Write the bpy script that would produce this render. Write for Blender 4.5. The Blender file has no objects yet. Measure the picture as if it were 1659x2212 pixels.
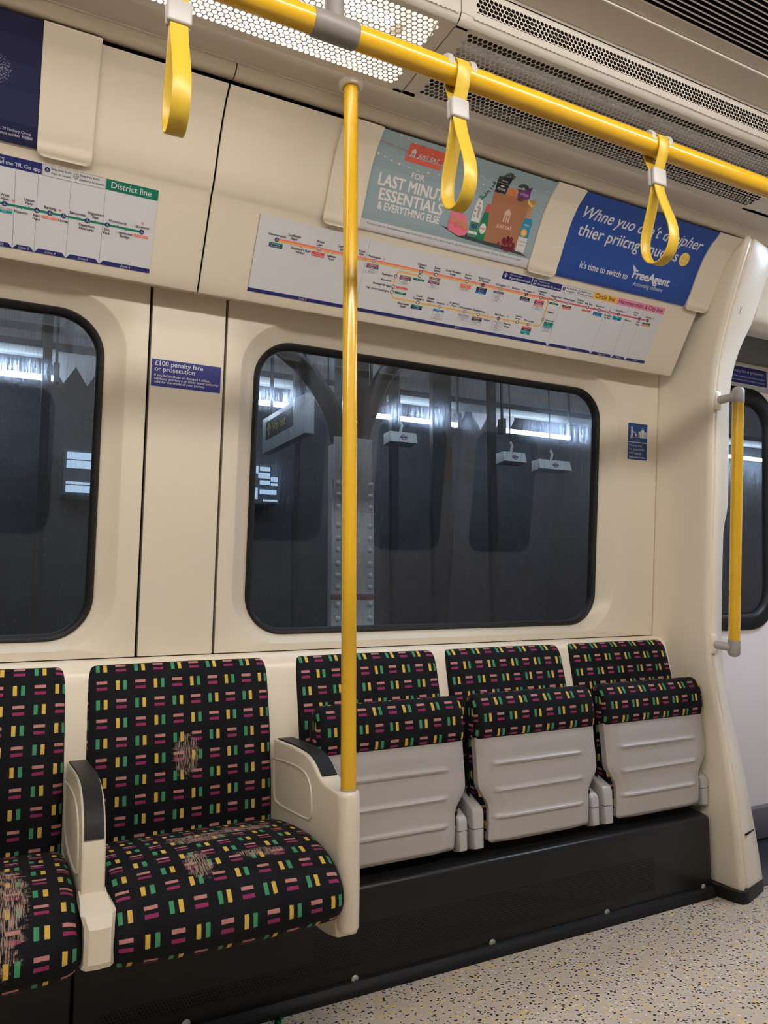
import bpy, bmesh, math, random
from mathutils import Vector, Matrix

random.seed(7)
SC = bpy.context.scene
COL = SC.collection
PI = math.pi

# ------------------------------------------------------------------ camera
CAM_H = 1.047
R = ((0.88988252, 0.04427557, 0.45403608),
     (-0.45618846, 0.08874127, 0.88544739),
     (-0.00108805, -0.99507018, 0.09916731))     # rows: world x (along car), y (to wall), z in camera axes
cd = bpy.data.cameras.new('camera')
cam = bpy.data.objects.new('camera', cd)
COL.objects.link(cam)
m = Matrix.Identity(4)
for i in range(3):
    m[i][0] = R[i][0]; m[i][1] = -R[i][1]; m[i][2] = -R[i][2]
m[2][3] = CAM_H
cam.matrix_world = m
cd.sensor_fit = 'HORIZONTAL'; cd.sensor_width = 36.0
cd.lens = 1610.0 / 1659.0 * 36.0
cd.clip_start = 0.05
SC.camera = cam

# ------------------------------------------------------------------ world, exposure, light levels
w = bpy.data.worlds.new('world'); SC.world = w
w.use_nodes = True
w.node_tree.nodes['Background'].inputs[0].default_value = (0.55, 0.65, 0.9, 1)
w.node_tree.nodes['Background'].inputs[1].default_value = 0.004
SC.view_settings.view_transform = 'Standard'
SC.view_settings.look = 'None'
SC.view_settings.exposure = 0.0
SC.view_settings.gamma = 1.0
SC.view_settings.use_curve_mapping = False
SC.cycles.use_denoising = True
SC.cycles.max_bounces = 10
SC.cycles.diffuse_bounces = 5
SC.cycles.glossy_bounces = 5
SC.cycles.transparent_max_bounces = 12
SC.cycles.caustics_reflective = False
SC.cycles.sample_clamp_indirect = 6.0
E_TUBE = 11.0        # tubes behind the perforated ceiling panel
E_OPP = 32.0         # luminaire of the other side of the car
E_VEST = 66.0         # added lamp standing in for the bluish light near the door
E_PLAT = 45.0        # platform fluorescent tubes
WARM = (1.0, 0.94, 0.87)
COOL = (0.66, 0.8, 1.0)
PLATC = (0.78, 0.9, 1.0)

# ------------------------------------------------------------------ node helpers
class NB:
    def __init__(s, name):
        s.mat = bpy.data.materials.new(name); s.mat.use_nodes = True
        s.t = s.mat.node_tree; s.t.nodes.clear()
        s.out = s.t.nodes.new('ShaderNodeOutputMaterial')
    def n(s, kind, **kw):
        nd = s.t.nodes.new(kind)
        for k, v in kw.items(): setattr(nd, k, v)
        return nd
    def put(s, sock, v):
        if isinstance(v, bpy.types.NodeSocket): s.t.links.new(v, sock)
        elif isinstance(v, (tuple, list)):
            sock.default_value = (v[0], v[1], v[2], 1.0) if (sock.type == 'RGBA' and len(v) == 3) else v
        else: sock.default_value = v
    def math(s, op, a, b=0.0, c=None):
        nd = s.n('ShaderNodeMath', operation=op)
        s.put(nd.inputs[0], a); s.put(nd.inputs[1], b)
        if c is not None: s.put(nd.inputs[2], c)
        return nd.outputs[0]
    def mix(s, f, a, b, mode='MIX'):
        nd = s.n('ShaderNodeMix', data_type='RGBA', blend_type=mode)
        s.put(nd.inputs[0], f); s.put(nd.inputs[6], a); s.put(nd.inputs[7], b)
        return nd.outputs[2]
    def coord(s, which='Object'):
        return s.n('ShaderNodeTexCoord').outputs[which]
    def mapping(s, v, scale=(1, 1, 1), loc=(0, 0, 0), rot=(0, 0, 0)):
        nd = s.n('ShaderNodeMapping')
        s.put(nd.inputs[0], v); s.put(nd.inputs[1], loc); s.put(nd.inputs[2], rot); s.put(nd.inputs[3], scale)
        return nd.outputs[0]
    def noise(s, v, scale, detail=3.0, rough=0.5):
        nd = s.n('ShaderNodeTexNoise')
        s.put(nd.inputs['Vector'], v); s.put(nd.inputs['Scale'], scale)
        s.put(nd.inputs['Detail'], detail); s.put(nd.inputs['Roughness'], rough)
        return nd.outputs[0]
    def ramp(s, f, a, b):
        nd = s.n('ShaderNodeMapRange'); nd.clamp = True
        s.put(nd.inputs[0], f); nd.inputs[1].default_value = a; nd.inputs[2].default_value = b
        return nd.outputs[0]
    def sep(s, v):
        nd = s.n('ShaderNodeSeparateXYZ'); s.put(nd.inputs[0], v); return nd.outputs
    def comb(s, x, y, z=0.0):
        nd = s.n('ShaderNodeCombineXYZ'); s.put(nd.inputs[0], x); s.put(nd.inputs[1], y); s.put(nd.inputs[2], z)
        return nd.outputs[0]
    def bump(s, h, strength=0.1, dist=0.002):
        nd = s.n('ShaderNodeBump'); nd.inputs['Strength'].default_value = strength
        nd.inputs['Distance'].default_value = dist; s.put(nd.inputs['Height'], h)
        return nd.outputs[0]
    def bsdf(s, color, rough=0.5, metal=0.0, spec=0.5, normal=None, coat=0.0, emit=None, estr=0.0):
        nd = s.n('ShaderNodeBsdfPrincipled')
        s.put(nd.inputs['Base Color'], color); s.put(nd.inputs['Roughness'], rough)
        s.put(nd.inputs['Metallic'], metal); s.put(nd.inputs['Specular IOR Level'], spec)
        if coat: s.put(nd.inputs['Coat Weight'], coat); nd.inputs['Coat Roughness'].default_value = 0.08
        if normal is not None: s.put(nd.inputs['Normal'], normal)
        if emit is not None:
            s.put(nd.inputs['Emission Color'], emit); nd.inputs['Emission Strength'].default_value = estr
        return nd.outputs[0]
    def done(s, sh):
        s.t.links.new(sh, s.out.inputs[0]); return s.mat

def plain(name, color, rough=0.5, metal=0.0, spec=0.5, coat=0.0, var=0.04, dirt=None):
    """Solid paint or plastic with a faint mottling of its own (wear / moulding), no light baked in."""
    b = NB(name); co = b.coord()
    n = b.noise(co, 9.0, 4.0)
    col = b.mix(b.math('MULTIPLY', b.ramp(n, 0.35, 0.75), var * 4), color, tuple(c * (1 - var * 2.5) for c in color))
    if dirt:
        dn = b.noise(co, dirt[0], 6.0, 0.65)
        col = b.mix(b.math('MULTIPLY', b.ramp(dn, 0.745, 0.775), dirt[1]), col, dirt[2])
    return b.done(b.bsdf(col, rough, metal, spec, coat=coat))

def emis(name, color, strength):
    b = NB(name); e = b.n('ShaderNodeEmission')
    b.put(e.inputs[0], color); e.inputs[1].default_value = strength
    return b.done(e.outputs[0])

CREAM = plain('cream_moulding', (0.64, 0.575, 0.47), 0.33, spec=0.45, var=0.015, dirt=(14.0, 0.05, (0.48, 0.40, 0.29)))
CREAM2 = plain('cream_seat_moulding', (0.74, 0.665, 0.55), 0.28, spec=0.5, var=0.015)
CEILM = plain('ceiling_grey_beige', (0.60, 0.55, 0.48), 0.5, spec=0.3, var=0.01)
PERFM = plain('perforated_metal_paint', (0.72, 0.68, 0.62), 0.45, spec=0.4, var=0.01)
TRIMW = plain('pale_trim', (0.78, 0.74, 0.68), 0.35, var=0.01)
DARK = plain('dark_void', (0.012, 0.012, 0.013), 0.8, spec=0.1, var=0.0)
VOIDG = plain('duct_grey', (0.10, 0.095, 0.09), 0.8, spec=0.1, var=0.0)
RUBBER = plain('black_rubber', (0.007, 0.007, 0.008), 0.5, spec=0.28, var=0.02)
GREYP = plain('grey_seat_pan', (0.40, 0.37, 0.36), 0.38, spec=0.45, var=0.02, dirt=(40.0, 0.2, (0.25, 0.21, 0.18)))
GREYB = plain('grey_bracket', (0.34, 0.32, 0.31), 0.4, var=0.01)
GREYL = plain('light_grey_bracket', (0.38, 0.365, 0.36), 0.4, var=0.01)
STEEL = plain('screw_steel', (0.55, 0.54, 0.5), 0.35, metal=0.9, var=0.05)
YELLOW = plain('yellow_powder_coat', (0.68, 0.40, 0.018), 0.2, spec=0.5, coat=0.3, var=0.02, dirt=(120.0, 0.5, (0.16, 0.09, 0.02)))
STRAPY = plain('yellow_strap_rubber', (0.58, 0.39, 0.035), 0.36, spec=0.5, var=0.03)
LILAC = plain('lilac_white_door', (0.76, 0.70, 0.71), 0.3, var=0.01)
HEADG = plain('grey_door_header', (0.36, 0.37, 0.36), 0.4, var=0.01)
KICK = plain('dark_kick_plate', (0.10, 0.095, 0.11), 0.4, var=0.03)
WHITE = plain('white_print', (0.66, 0.66, 0.68), 0.45, var=0.0)
INK = plain('ink_black', (0.03, 0.03, 0.035), 0.5, var=0.0)

def perf_black():
    """Black painted box with a drilled field of small round holes at object coordinates (pattern of the plate)."""
    b = NB('black_box_paint'); co = b.coord()
    x, y, z = b.sep(co)
    p = 0.0085
    u = b.math('DIVIDE', x, p); v = b.math('DIVIDE', z, p * 0.866)
    iv = b.math('FLOOR', v)
    sh = b.math('MULTIPLY', b.math('MODULO', b.math('ADD', iv, 1000.0), 2.0), 0.5)
    fu = b.math('SUBTRACT', b.math('FRACT', b.math('ADD', u, b.math('ADD', sh, 500.0))), 0.5)
    fv = b.math('SUBTRACT', b.math('SUBTRACT', v, iv), 0.5)
    d = b.math('SQRT', b.math('ADD', b.math('MULTIPLY', fu, fu), b.math('MULTIPLY', b.math('MULTIPLY', fv, fv), 0.75)))
    hole = b.math('LESS_THAN', d, 0.31)
    def inside(a, lo, hi): return b.math('MULTIPLY', b.math('GREATER_THAN', a, lo), b.math('LESS_THAN', a, hi))
    r1 = b.math('MULTIPLY', inside(x, 0.746, 1.94), inside(z, 0.063, 0.168))
    r2 = b.math('MULTIPLY', inside(x, 0.24, 0.746), inside(z, 0.063, 0.10))
    reg = b.math('MAXIMUM', r1, r2)
    front = b.math('LESS_THAN', y, 1.8535)
    mk = b.math('MULTIPLY', b.math('MULTIPLY', hole, reg), front)
    n = b.noise(co, 22.0, 4.0)
    col = b.mix(b.math('MULTIPLY', n, 0.6), (0.010, 0.010, 0.0105), (0.006, 0.006, 0.006))
    col = b.mix(mk, col, (0.0015, 0.0015, 0.0015))
    bm = b.bump(b.math('SUBTRACT', 1.0, mk), 0.5, 0.002)
    rough = b.math('ADD', b.math('MULTIPLY', mk, 0.4), b.math('ADD', 0.24, b.math('MULTIPLY', n, 0.2)))
    return b.done(b.bsdf(col, rough, spec=0.32, normal=bm))
BOXM = perf_black()

def moquette(name, wear=()):
    """Woven moquette: checkered cells of two upright bars (yellow, green) and two lying bars (pink, plum) on black."""
    b = NB(name); uv = b.n('ShaderNodeUVMap').outputs[0]
    x, y, _ = b.sep(uv)
    P = 0.0465
    jag = b.math('MULTIPLY', b.math('SUBTRACT', b.noise(b.mapping(uv, (1, 1, 1)), 700.0, 1.0), 0.5), 0.07)
    u = b.math('ADD', b.math('DIVIDE', x, P), 400.0); v = b.math('ADD', b.math('DIVIDE', y, P), 400.0)
    iu = b.math('FLOOR', u); iv = b.math('FLOOR', v)
    fu = b.math('ADD', b.math('SUBTRACT', u, iu), b.math('MULTIPLY', jag, 0.4))
    fv = b.math('ADD', b.math('SUBTRACT', v, iv), jag)
    par = b.math('MODULO', b.math('ADD', iu, iv), 2.0)
    rowp = b.math('MODULO', iv, 2.0)
    def rect(cu, hu, cv, hv):
        return b.math('MULTIPLY', b.math('LESS_THAN', b.math('ABSOLUTE', b.math('SUBTRACT', fu, cu)), hu),
                      b.math('LESS_THAN', b.math('ABSOLUTE', b.math('SUBTRACT', fv, cv)), hv))
    va = b.math('MULTIPLY', rect(0.31, 0.095, 0.5, 0.25), b.math('SUBTRACT', 1.0, par))
    vb = b.math('MULTIPLY', rect(0.69, 0.095, 0.5, 0.25), b.math('SUBTRACT', 1.0, par))
    ha = b.math('MULTIPLY', rect(0.5, 0.27, 0.665, 0.078), par)
    hb = b.math('MULTIPLY', rect(0.5, 0.27, 0.335, 0.078), par)
    YE = (0.60, 0.40, 0.075); GR = (0.055, 0.26, 0.13); PK = (0.46, 0.205, 0.19); MG = (0.25, 0.028, 0.105)
    ca = b.mix(rowp, YE, GR); cb = b.mix(rowp, GR, YE)
    pile = b.noise(uv, 900.0, 2.0)
    big = b.noise(uv, 12.0, 3.0)
    base = b.mix(b.ramp(big, 0.3, 0.75), (0.0045, 0.0045, 0.0075), (0.009, 0.009, 0.0115))
    col = b.mix(va, base, ca); col = b.mix(vb, col, cb); col = b.mix(ha, col, PK); col = b.mix(hb, col, MG)
    sat = b.math('ADD', 0.78, b.math('MULTIPLY', pile, 0.44))
    col = b.mix(1.0, col, b.comb(sat, sat, sat), 'MULTIPLY')
    for (cu, cv, ru, rv, k) in wear:
        du = b.math('DIVIDE', b.math('SUBTRACT', x, cu), ru); dv = b.math('DIVIDE', b.math('SUBTRACT', y, cv), rv)
        d = b.math('SQRT', b.math('ADD', b.math('MULTIPLY', du, du), b.math('MULTIPLY', dv, dv)))
        rough_edge = b.noise(b.mapping(uv, (1, 2.4, 1)), 45.0, 4.0, 0.7)
        mk = b.ramp(b.math('SUBTRACT', b.math('ADD', rough_edge, 0.5), b.math('MULTIPLY', d, 0.62)), 0.40, 0.50)
        thread = b.math('GREATER_THAN', b.noise(b.mapping(uv, (700, 38, 1)), 1.0, 1.0), 0.50)
        tc = b.mix(b.noise(b.mapping(uv, (40, 40, 1)), 1.0), (0.36, 0.26, 0.20), (0.30, 0.20, 0.18))
        col = b.mix(b.math('MULTIPLY', b.math('MULTIPLY', mk, thread), k), col, tc)
    bm = b.bump(pile, 0.35, 0.0015)
    return b.done(b.bsdf(col, 0.8, spec=0.16, normal=bm))
MOQ = moquette('moquette')

def floor_mat():
    b = NB('speckled_floor'); co = b.coord()
    n = b.noise(co, 5.0, 4.0)
    col = b.mix(n, (0.56, 0.475, 0.395), (0.47, 0.40, 0.335))
    fine = b.noise(co, 420.0, 2.0)
    col = b.mix(b.math('MULTIPLY', b.ramp(fine, 0.5, 0.72), 0.35), col, (0.34, 0.30, 0.26))
    def chips(scale, thr, pick, colr, off, st=(1.0, 1.0, 1.0), base=None):
        v = b.n('ShaderNodeTexVoronoi')
        wob = b.noise(co, 160.0, 1.0)
        vec = b.n('ShaderNodeVectorMath', operation='ADD')
        b.put(vec.inputs[0], b.mapping(co, st, off)); b.put(vec.inputs[1], b.comb(b.math('MULTIPLY', wob, 0.006), b.math('MULTIPLY', wob, -0.006), 0.0))
        b.put(v.inputs['Vector'], vec.outputs[0]); v.inputs['Scale'].default_value = scale
        cr = b.sep(v.outputs['Color'])
        mk = b.math('MULTIPLY', b.math('LESS_THAN', v.outputs['Distance'], thr), b.math('GREATER_THAN', cr[0], pick))
        return b.mix(mk, base, colr)
    col = chips(60.0, 0.34, 0.52, (0.70, 0.48, 0.17), (3.1, 0.7, 0), (1, 1.35, 1), col)
    col = chips(80.0, 0.30, 0.75, (0.70, 0.64, 0.56), (1.3, 2.7, 0), (1.3, 1, 1), col)
    col = chips(64.0, 0.27, 0.34, (0.022, 0.022, 0.028), (0, 0, 0), (1.0, 1.25, 1), col)
    col = chips(105.0, 0.28, 0.5, (0.03, 0.03, 0.035), (5, 5, 0), (1, 1, 1), col)
    return b.done(b.bsdf(col, 0.42, spec=0.4))
FLOORM = floor_mat()

def glass_mat():
    """Single sheet of window glass: clear, mirror-like at grazing angles, with dried water runs that scatter light."""
    b = NB('streaked_glass'); co = b.coord()
    wob = b.noise(co, 45.0, 2.0)
    x, y, z = b.sep(co)
    xw = b.math('ADD', x, b.math('MULTIPLY', wob, 0.014))
    st = b.noise(b.comb(b.math('MULTIPLY', xw, 330.0), 0.0, b.math('MULTIPLY', z, 9.0)), 1.0, 2.0, 0.6)
    gr = b.noise(co, 500.0, 2.0)
    run = b.ramp(st, 0.46, 0.66)
    haze = b.math('ADD', 0.03, b.math('MULTIPLY', run, 0.24))
    haze = b.math('ADD', haze, b.math('MULTIPLY', b.ramp(gr, 0.58, 0.68), 0.12))
    tr = b.n('ShaderNodeBsdfTransparent'); tr.inputs[0].default_value = (0.80, 0.85, 0.92, 1)
    rf = b.n('ShaderNodeBsdfRefraction'); rf.inputs['Color'].default_value = (0.55, 0.66, 0.9, 1)
    rf.inputs['Roughness'].default_value = 0.52; rf.inputs['IOR'].default_value = 1.06
    tl = b.n('ShaderNodeBsdfDiffuse'); tl.inputs[0].default_value = (0.35, 0.40, 0.48, 1)
    gl = b.n('ShaderNodeBsdfGlossy'); gl.inputs['Roughness'].default_value = 0.02
    gl.inputs['Color'].default_value = (0.9, 0.93, 1.0, 1)
    m1 = b.n('ShaderNodeMixShader'); b.put(m1.inputs[0], haze)
    b.t.links.new(tr.outputs[0], m1.inputs[1]); b.t.links.new(rf.outputs[0], m1.inputs[2])
    m2 = b.n('ShaderNodeMixShader'); b.put(m2.inputs[0], b.math('ADD', 0.006, b.math('MULTIPLY', run, 0.030)))
    b.t.links.new(m1.outputs[0], m2.inputs[1]); b.t.links.new(tl.outputs[0], m2.inputs[2])
    fr = b.n('ShaderNodeFresnel'); b.put(fr.inputs[0], b.math('SUBTRACT', 1.5, b.math('MULTIPLY', b.n('ShaderNodeNewGeometry').outputs['Backfacing'], 0.83333)))
    m3 = b.n('ShaderNodeMixShader'); b.put(m3.inputs[0], b.math('MULTIPLY', fr.outputs[0], 1.2))
    b.t.links.new(m2.outputs[0], m3.inputs[1]); b.t.links.new(gl.outputs[0], m3.inputs[2])
    return b.done(m3.outputs[0])
GLASS = glass_mat()

# ------------------------------------------------------------------ mesh helpers
class MB:
    def __init__(s): s.v = []; s.f = []; s.mi = []; s.uv = []
    def add(s, verts, faces, mi=0, uvs=None):
        o = len(s.v); s.v += [tuple(p) for p in verts]
        for f in faces:
            s.f.append(tuple(i + o for i in f)); s.mi.append(mi)
            s.uv.append([uvs[i] for i in f] if uvs else None)
        return s
    def bm(s, bm_, mi=0):
        bm_.verts.ensure_lookup_table()
        for i, v in enumerate(bm_.verts): v.index = i
        s.add([v.co[:] for v in bm_.verts], [[v.index for v in f.verts] for f in bm_.faces], mi)
        bm_.free(); return s
    def box(s, x0, x1, y0, y1, z0, z1, r=0.0, seg=2, mi=0):
        b = bmesh.new(); bmesh.ops.create_cube(b, size=1.0)
        for v in b.verts:
            v.co = Vector(((x0 + x1) / 2 + v.co.x * (x1 - x0), (y0 + y1) / 2 + v.co.y * (y1 - y0), (z0 + z1) / 2 + v.co.z * (z1 - z0)))
        if r > 0: bmesh.ops.bevel(b, geom=b.edges[:], offset=r, segments=seg, profile=0.5, affect='EDGES')
        return s.bm(b, mi)
    def prism(s, poly, x0, x1, r=0.0, seg=2, mi=0, axis='x'):
        """poly of (y,z) extruded along x (or (x,z) along y, or (x,y) along z)."""
        b = bmesh.new()
        def P(a, c, t):
            return (t, a, c) if axis == 'x' else ((a, t, c) if axis == 'y' else (a, c, t))
        va = [b.verts.new(P(a, c, x0)) for a, c in poly]; vb = [b.verts.new(P(a, c, x1)) for a, c in poly]
        b.faces.new(va); b.faces.new(vb[::-1])
        n = len(poly)
        for i in range(n): b.faces.new((va[i], vb[i], vb[(i + 1) % n], va[(i + 1) % n]))
        bmesh.ops.recalc_face_normals(b, faces=b.faces[:])
        if r > 0:
            e = [e for e in b.edges if (e.verts[0] in va) == (e.verts[1] in va)]
            bmesh.ops.bevel(b, geom=e, offset=r, segments=seg, profile=0.5, affect='EDGES')
        return s.bm(b, mi)
    def strip(s, prof, x0, x1, th=0.004, mi=0, flip=1, nx=1):
        """open (y,z) profile extruded along x as a sheet with thickness."""
        n = len(prof); nor = []
        for i in range(n):
            a = prof[max(0, i - 1)]; c = prof[min(n - 1, i + 1)]
            dy, dz = c[0] - a[0], c[1] - a[1]; L = math.hypot(dy, dz) or 1
            nor.append((dz / L * flip, -dy / L * flip))
        back = [(p[0] + q[0] * th, p[1] + q[1] * th) for p, q in zip(prof, nor)]
        return s.prism(list(prof) + back[::-1], x0, x1, mi=mi)
    def tube(s, path, rad, seg=16, mi=0, caps=True):
        path = [Vector(p) for p in path]; n = len(path); rr = rad if isinstance(rad, (list, tuple)) else [rad] * n
        t0 = (path[1] - path[0]).normalized()
        ref = Vector((0, 0, 1)) if abs(t0.z) < 0.9 else Vector((1, 0, 0))
        nrm = (ref - t0 * ref.dot(t0)).normalized()
        V = []; 
        for i in range(n):
            t = (path[min(n - 1, i + 1)] - path[max(0, i - 1)]).normalized()
            nrm = (nrm - t * nrm.dot(t)).normalized(); bn = t.cross(nrm)
            for k in range(seg):
                a = 2 * PI * k / seg
                V.append(path[i] + (nrm * math.cos(a) + bn * math.sin(a)) * rr[i])
        F = [(i * seg + k, i * seg + (k + 1) % seg, (i + 1) * seg + (k + 1) % seg, (i + 1) * seg + k) for i in range(n - 1) for k in range(seg)]
        if caps: F += [tuple(range(seg))[::-1], tuple((n - 1) * seg + k for k in range(seg))]
        return s.add(V, F, mi)
    def lathe(s, prof, c=(0, 0, 0), axis='z', seg=24, mi=0):
        V = []; n = len(prof)
        for r, h in prof:
            for k in range(seg):
                a = 2 * PI * k / seg; p, q = r * math.cos(a), r * math.sin(a)
                V.append((c[0] + p, c[1] + q, c[2] + h) if axis == 'z' else ((c[0] + p, c[1] + h, c[2] + q) if axis == 'y' else (c[0] + h, c[1] + p, c[2] + q)))
        F = [(i * seg + k, i * seg + (k + 1) % seg, (i + 1) * seg + (k + 1) % seg, (i + 1) * seg + k) for i in range(n - 1) for k in range(seg)]
        F += [tuple(range(seg))[::-1], tuple((n - 1) * seg + k for k in range(seg))]
        return s.add(V, F, mi)
    def sweep(s, path, sect, closed=False, mi=0, side=Vector((1, 0, 0)), caps=True, rot=None):
        """cross-section (a along `side`, b along the path normal) swept along a path in the y-z plane."""
        path = [Vector(p) for p in path]; n = len(path); k = len(sect); V = []
        for i in range(n):
            if closed: t = path[(i + 1) % n] - path[i - 1]
            else: t = path[min(n - 1, i + 1)] - path[max(0, i - 1)]
            t.normalize(); nn = side.cross(t).normalized()
            for a, c in sect: V.append(path[i] + side * a + nn * c)
        rng = n if closed else n - 1
        F = [(i * k + j, i * k + (j + 1) % k, ((i + 1) % n) * k + (j + 1) % k, ((i + 1) % n) * k + j) for i in range(rng) for j in range(k)]
        if caps and not closed: F += [tuple(range(k))[::-1], tuple((n - 1) * k + j for j in range(k))]
        return s.add(V, F, mi)
    def build(s, name, mats, parent=None, smooth=40.0):
        me = bpy.data.meshes.new(name); me.from_pydata(s.v, [], s.f)
        if not isinstance(mats, (list, tuple)): mats = [mats]
        for mt in mats: me.materials.append(mt)
        me.polygons.foreach_set('material_index', s.mi)
        if any(u is not None for u in s.uv):
            lay = me.uv_layers.new(name='UVMap'); i = 0
            for u in s.uv:
                for q in u: lay.data[i].uv = q; i += 1
        else:
            b = bmesh.new(); b.from_mesh(me); bmesh.ops.recalc_face_normals(b, faces=b.faces[:]); b.to_mesh(me); b.free()
        if smooth:
            me.polygons.foreach_set('use_smooth', [True] * len(me.polygons))
            me.set_sharp_from_angle(angle=math.radians(smooth))
        me.update()
        o = bpy.data.objects.new(name, me); COL.objects.link(o)
        if parent: o.parent = parent; o.matrix_parent_inverse = Matrix.Translation(-Vector(parent.location))
        return o

def tag(o, label=None, cat=None, group=None, kind=None):
    if label: o['label'] = label
    if cat: o['category'] = cat
    if group: o['group'] = group
    if kind: o['kind'] = kind
    return o
def thing(name, label, cat, loc=(0, 0, 0), group=None, kind=None):
    o = bpy.data.objects.new(name, None); COL.objects.link(o); o.location = loc; o.empty_display_size = 0.05
    return tag(o, label, cat, group, kind)
def struct(o, label=None, cat=None): return tag(o, label, cat, None, 'structure')
def dup(root, dx, label=None):
    r = root.copy(); COL.objects.link(r); r.location = Vector(root.location) + Vector((dx, 0, 0))
    if label: r['label'] = label
    for ch in list(root.children):
        c = ch.copy(); COL.objects.link(c); c.parent = r; c.matrix_parent_inverse = ch.matrix_parent_inverse.copy()
        for g in list(ch.children):
            d = g.copy(); COL.objects.link(d); d.parent = c; d.matrix_parent_inverse = g.matrix_parent_inverse.copy()
    return r

def rrect(x0, x1, z0, z1, r, n=10):
    P = []
    for cx, cz, a0 in ((x1 - r, z1 - r, 0), (x0 + r, z1 - r, 90), (x0 + r, z0 + r, 180), (x1 - r, z0 + r, 270)):
        for k in range(n + 1):
            a = math.radians(a0 + 90.0 * k / n); P.append((cx + r * math.cos(a), cz + r * math.sin(a)))
    return P
def wall_y(z): return 2.10 - 0.083 * (z - 0.86)
def resample(P, n):
    L = [0.0]
    for a, c in zip(P[:-1], P[1:]): L.append(L[-1] + math.hypot(c[0] - a[0], c[1] - a[1]))
    out = []
    for i in range(n):
        t = L[-1] * i / (n - 1); k = 0
        while k < len(L) - 2 and L[k + 1] < t: k += 1
        q = (t - L[k]) / (L[k + 1] - L[k] or 1)
        out.append((P[k][0] + (P[k + 1][0] - P[k][0]) * q, P[k][1] + (P[k + 1][1] - P[k][1]) * q))
    return out
def smoothp(P, it=2):
    for _ in range(it):
        Q = [P[0]]
        for a, c in zip(P[:-1], P[1:]):
            Q += [tuple(a[i] * .75 + c[i] * .25 for i in range(len(a))), tuple(a[i] * .25 + c[i] * .75 for i in range(len(a)))]
        P = Q + [P[-1]]
    return P

# ================================================================== SETTING
struct(MB().box(-2.6, 5.0, -0.6, 2.35, -0.05, 0.0).build('floor', FLOORM), 'grey speckled hard floor with black and yellow chips', 'floor')

# ---- window wall, three panels with dark joints between
def hole_panel(mb, X0, X1, Z0, Z1, o, i, ro, ri, depth):
    """flat panel on the wall with a rounded window opening whose reveal slopes back to the glass."""
    n = 10
    lo = rrect(*o, ro, n); N = len(lo); q = n + 1
    corners = [(X1, Z1), (X0, Z1), (X0, Z0), (X1, Z0)]
    V = [(x, wall_y(z), z) for x, z in corners]; F = []
    def loop(pts, d): 
        base = len(V); V.extend((x, wall_y(z) + d, z) for x, z in pts); return base
    l0 = loop(lo, 0.0)
    for c in range(4):
        for k in range(n): F.append((c, l0 + c * q + k, l0 + c * q + k + 1))
        a = l0 + c * q + n; b2 = l0 + ((c + 1) % 4) * q
        F.append((c, a, b2, (c + 1) % 4))
    e = 0.006
    ins = [(0.0, 0.0)]
    def lerp(t, off):
        P = []
        li = rrect(*i, ri, n)
        return [(a[0] + (b_[0] - a[0]) * t, a[1] + (b_[1] - a[1]) * t) for a, b_ in zip(lo, li)]
    prev = l0
    for t, d in ((0.06, 0.002), (0.14, 0.007), (0.5, depth * 0.52), (0.86, depth * 0.93), (1.0, depth), (1.0, depth + 0.02)):
        nx = loop(lerp(t, 0), d)
        for k in range(N): F.append((prev + k, prev + (k + 1) % N, nx + (k + 1) % N, nx + k))
        prev = nx
    # panel rim going back
    base = len(V); V.extend((x, wall_y(z) + 0.03, z) for x, z in corners)
    for c in range(4): F.append((c, (c + 1) % 4, base + (c + 1) % 4, base + c))
    mb.add(V, F)
Z0W, Z1W = 0.861, 1.90
DEP = 0.045
mb = MB(); hole_panel(mb, -1.6, 0.327, Z0W, Z1W, (-1.17, 0.275, 0.882, 1.815), (-1.114, 0.220, 0.907, 1.773), 0.15, 0.115, DEP)
struct(mb.build('wall_back', CREAM, smooth=50), 'cream wall panel around the wide window beside the dark blue advert', 'wall')
mb = MB(); hole_panel(mb, 0.542, 2.226, Z0W, Z1W, (0.583, 2.027, 0.882, 1.815), (0.638, 1.972, 0.907, 1.773), 0.15, 0.115, DEP)
struct(mb.build('wall_back', CREAM, smooth=50), 'cream wall panel around the window behind the yellow pole', 'wall')
mb = MB(); mb.add([(x, wall_y(z) + d, z) for d in (0, 0.03) for x, z in ((0.335, Z0W), (0.534, Z0W), (0.534, Z1W), (0.335, Z1W))],
                  [(0, 1, 2, 3), (0, 1, 5, 4), (1, 2, 6, 5), (2, 3, 7, 6), (3, 0, 4, 7)])
struct(mb.build('wall_back', CREAM), 'narrow cream wall panel between the two windows carrying a blue notice', 'wall')
# dark carcass behind the joints (with the window openings left free)
mb = MB()
for x0, x1 in ((-1.62, -1.16), (0.26, 0.60), (2.01, 2.234)):
    mb.add([(x, wall_y(z) + 0.035 + d, z) for d in (0, 0.02) for x, z in ((x0, 0.3), (x1, 0.3), (x1, 2.0), (x0, 2.0))],
           [(0, 1, 2, 3), (4, 5, 6, 7), (0, 1, 5, 4), (1, 2, 6, 5), (2, 3, 7, 6), (3, 0, 4, 7)])
mb.add([(x, wall_y(z) + 0.035 + d, z) for d in (0, 0.02) for x, z in ((-1.62, 0.0), (2.234, 0.0), (2.234, 0.885), (-1.62, 0.885))],
       [(0, 1, 2, 3), (4, 5, 6, 7), (0, 1, 5, 4), (1, 2, 6, 5), (2, 3, 7, 6), (3, 0, 4, 7)])
struct(mb.build('wall_back_carcass', DARK))

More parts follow.
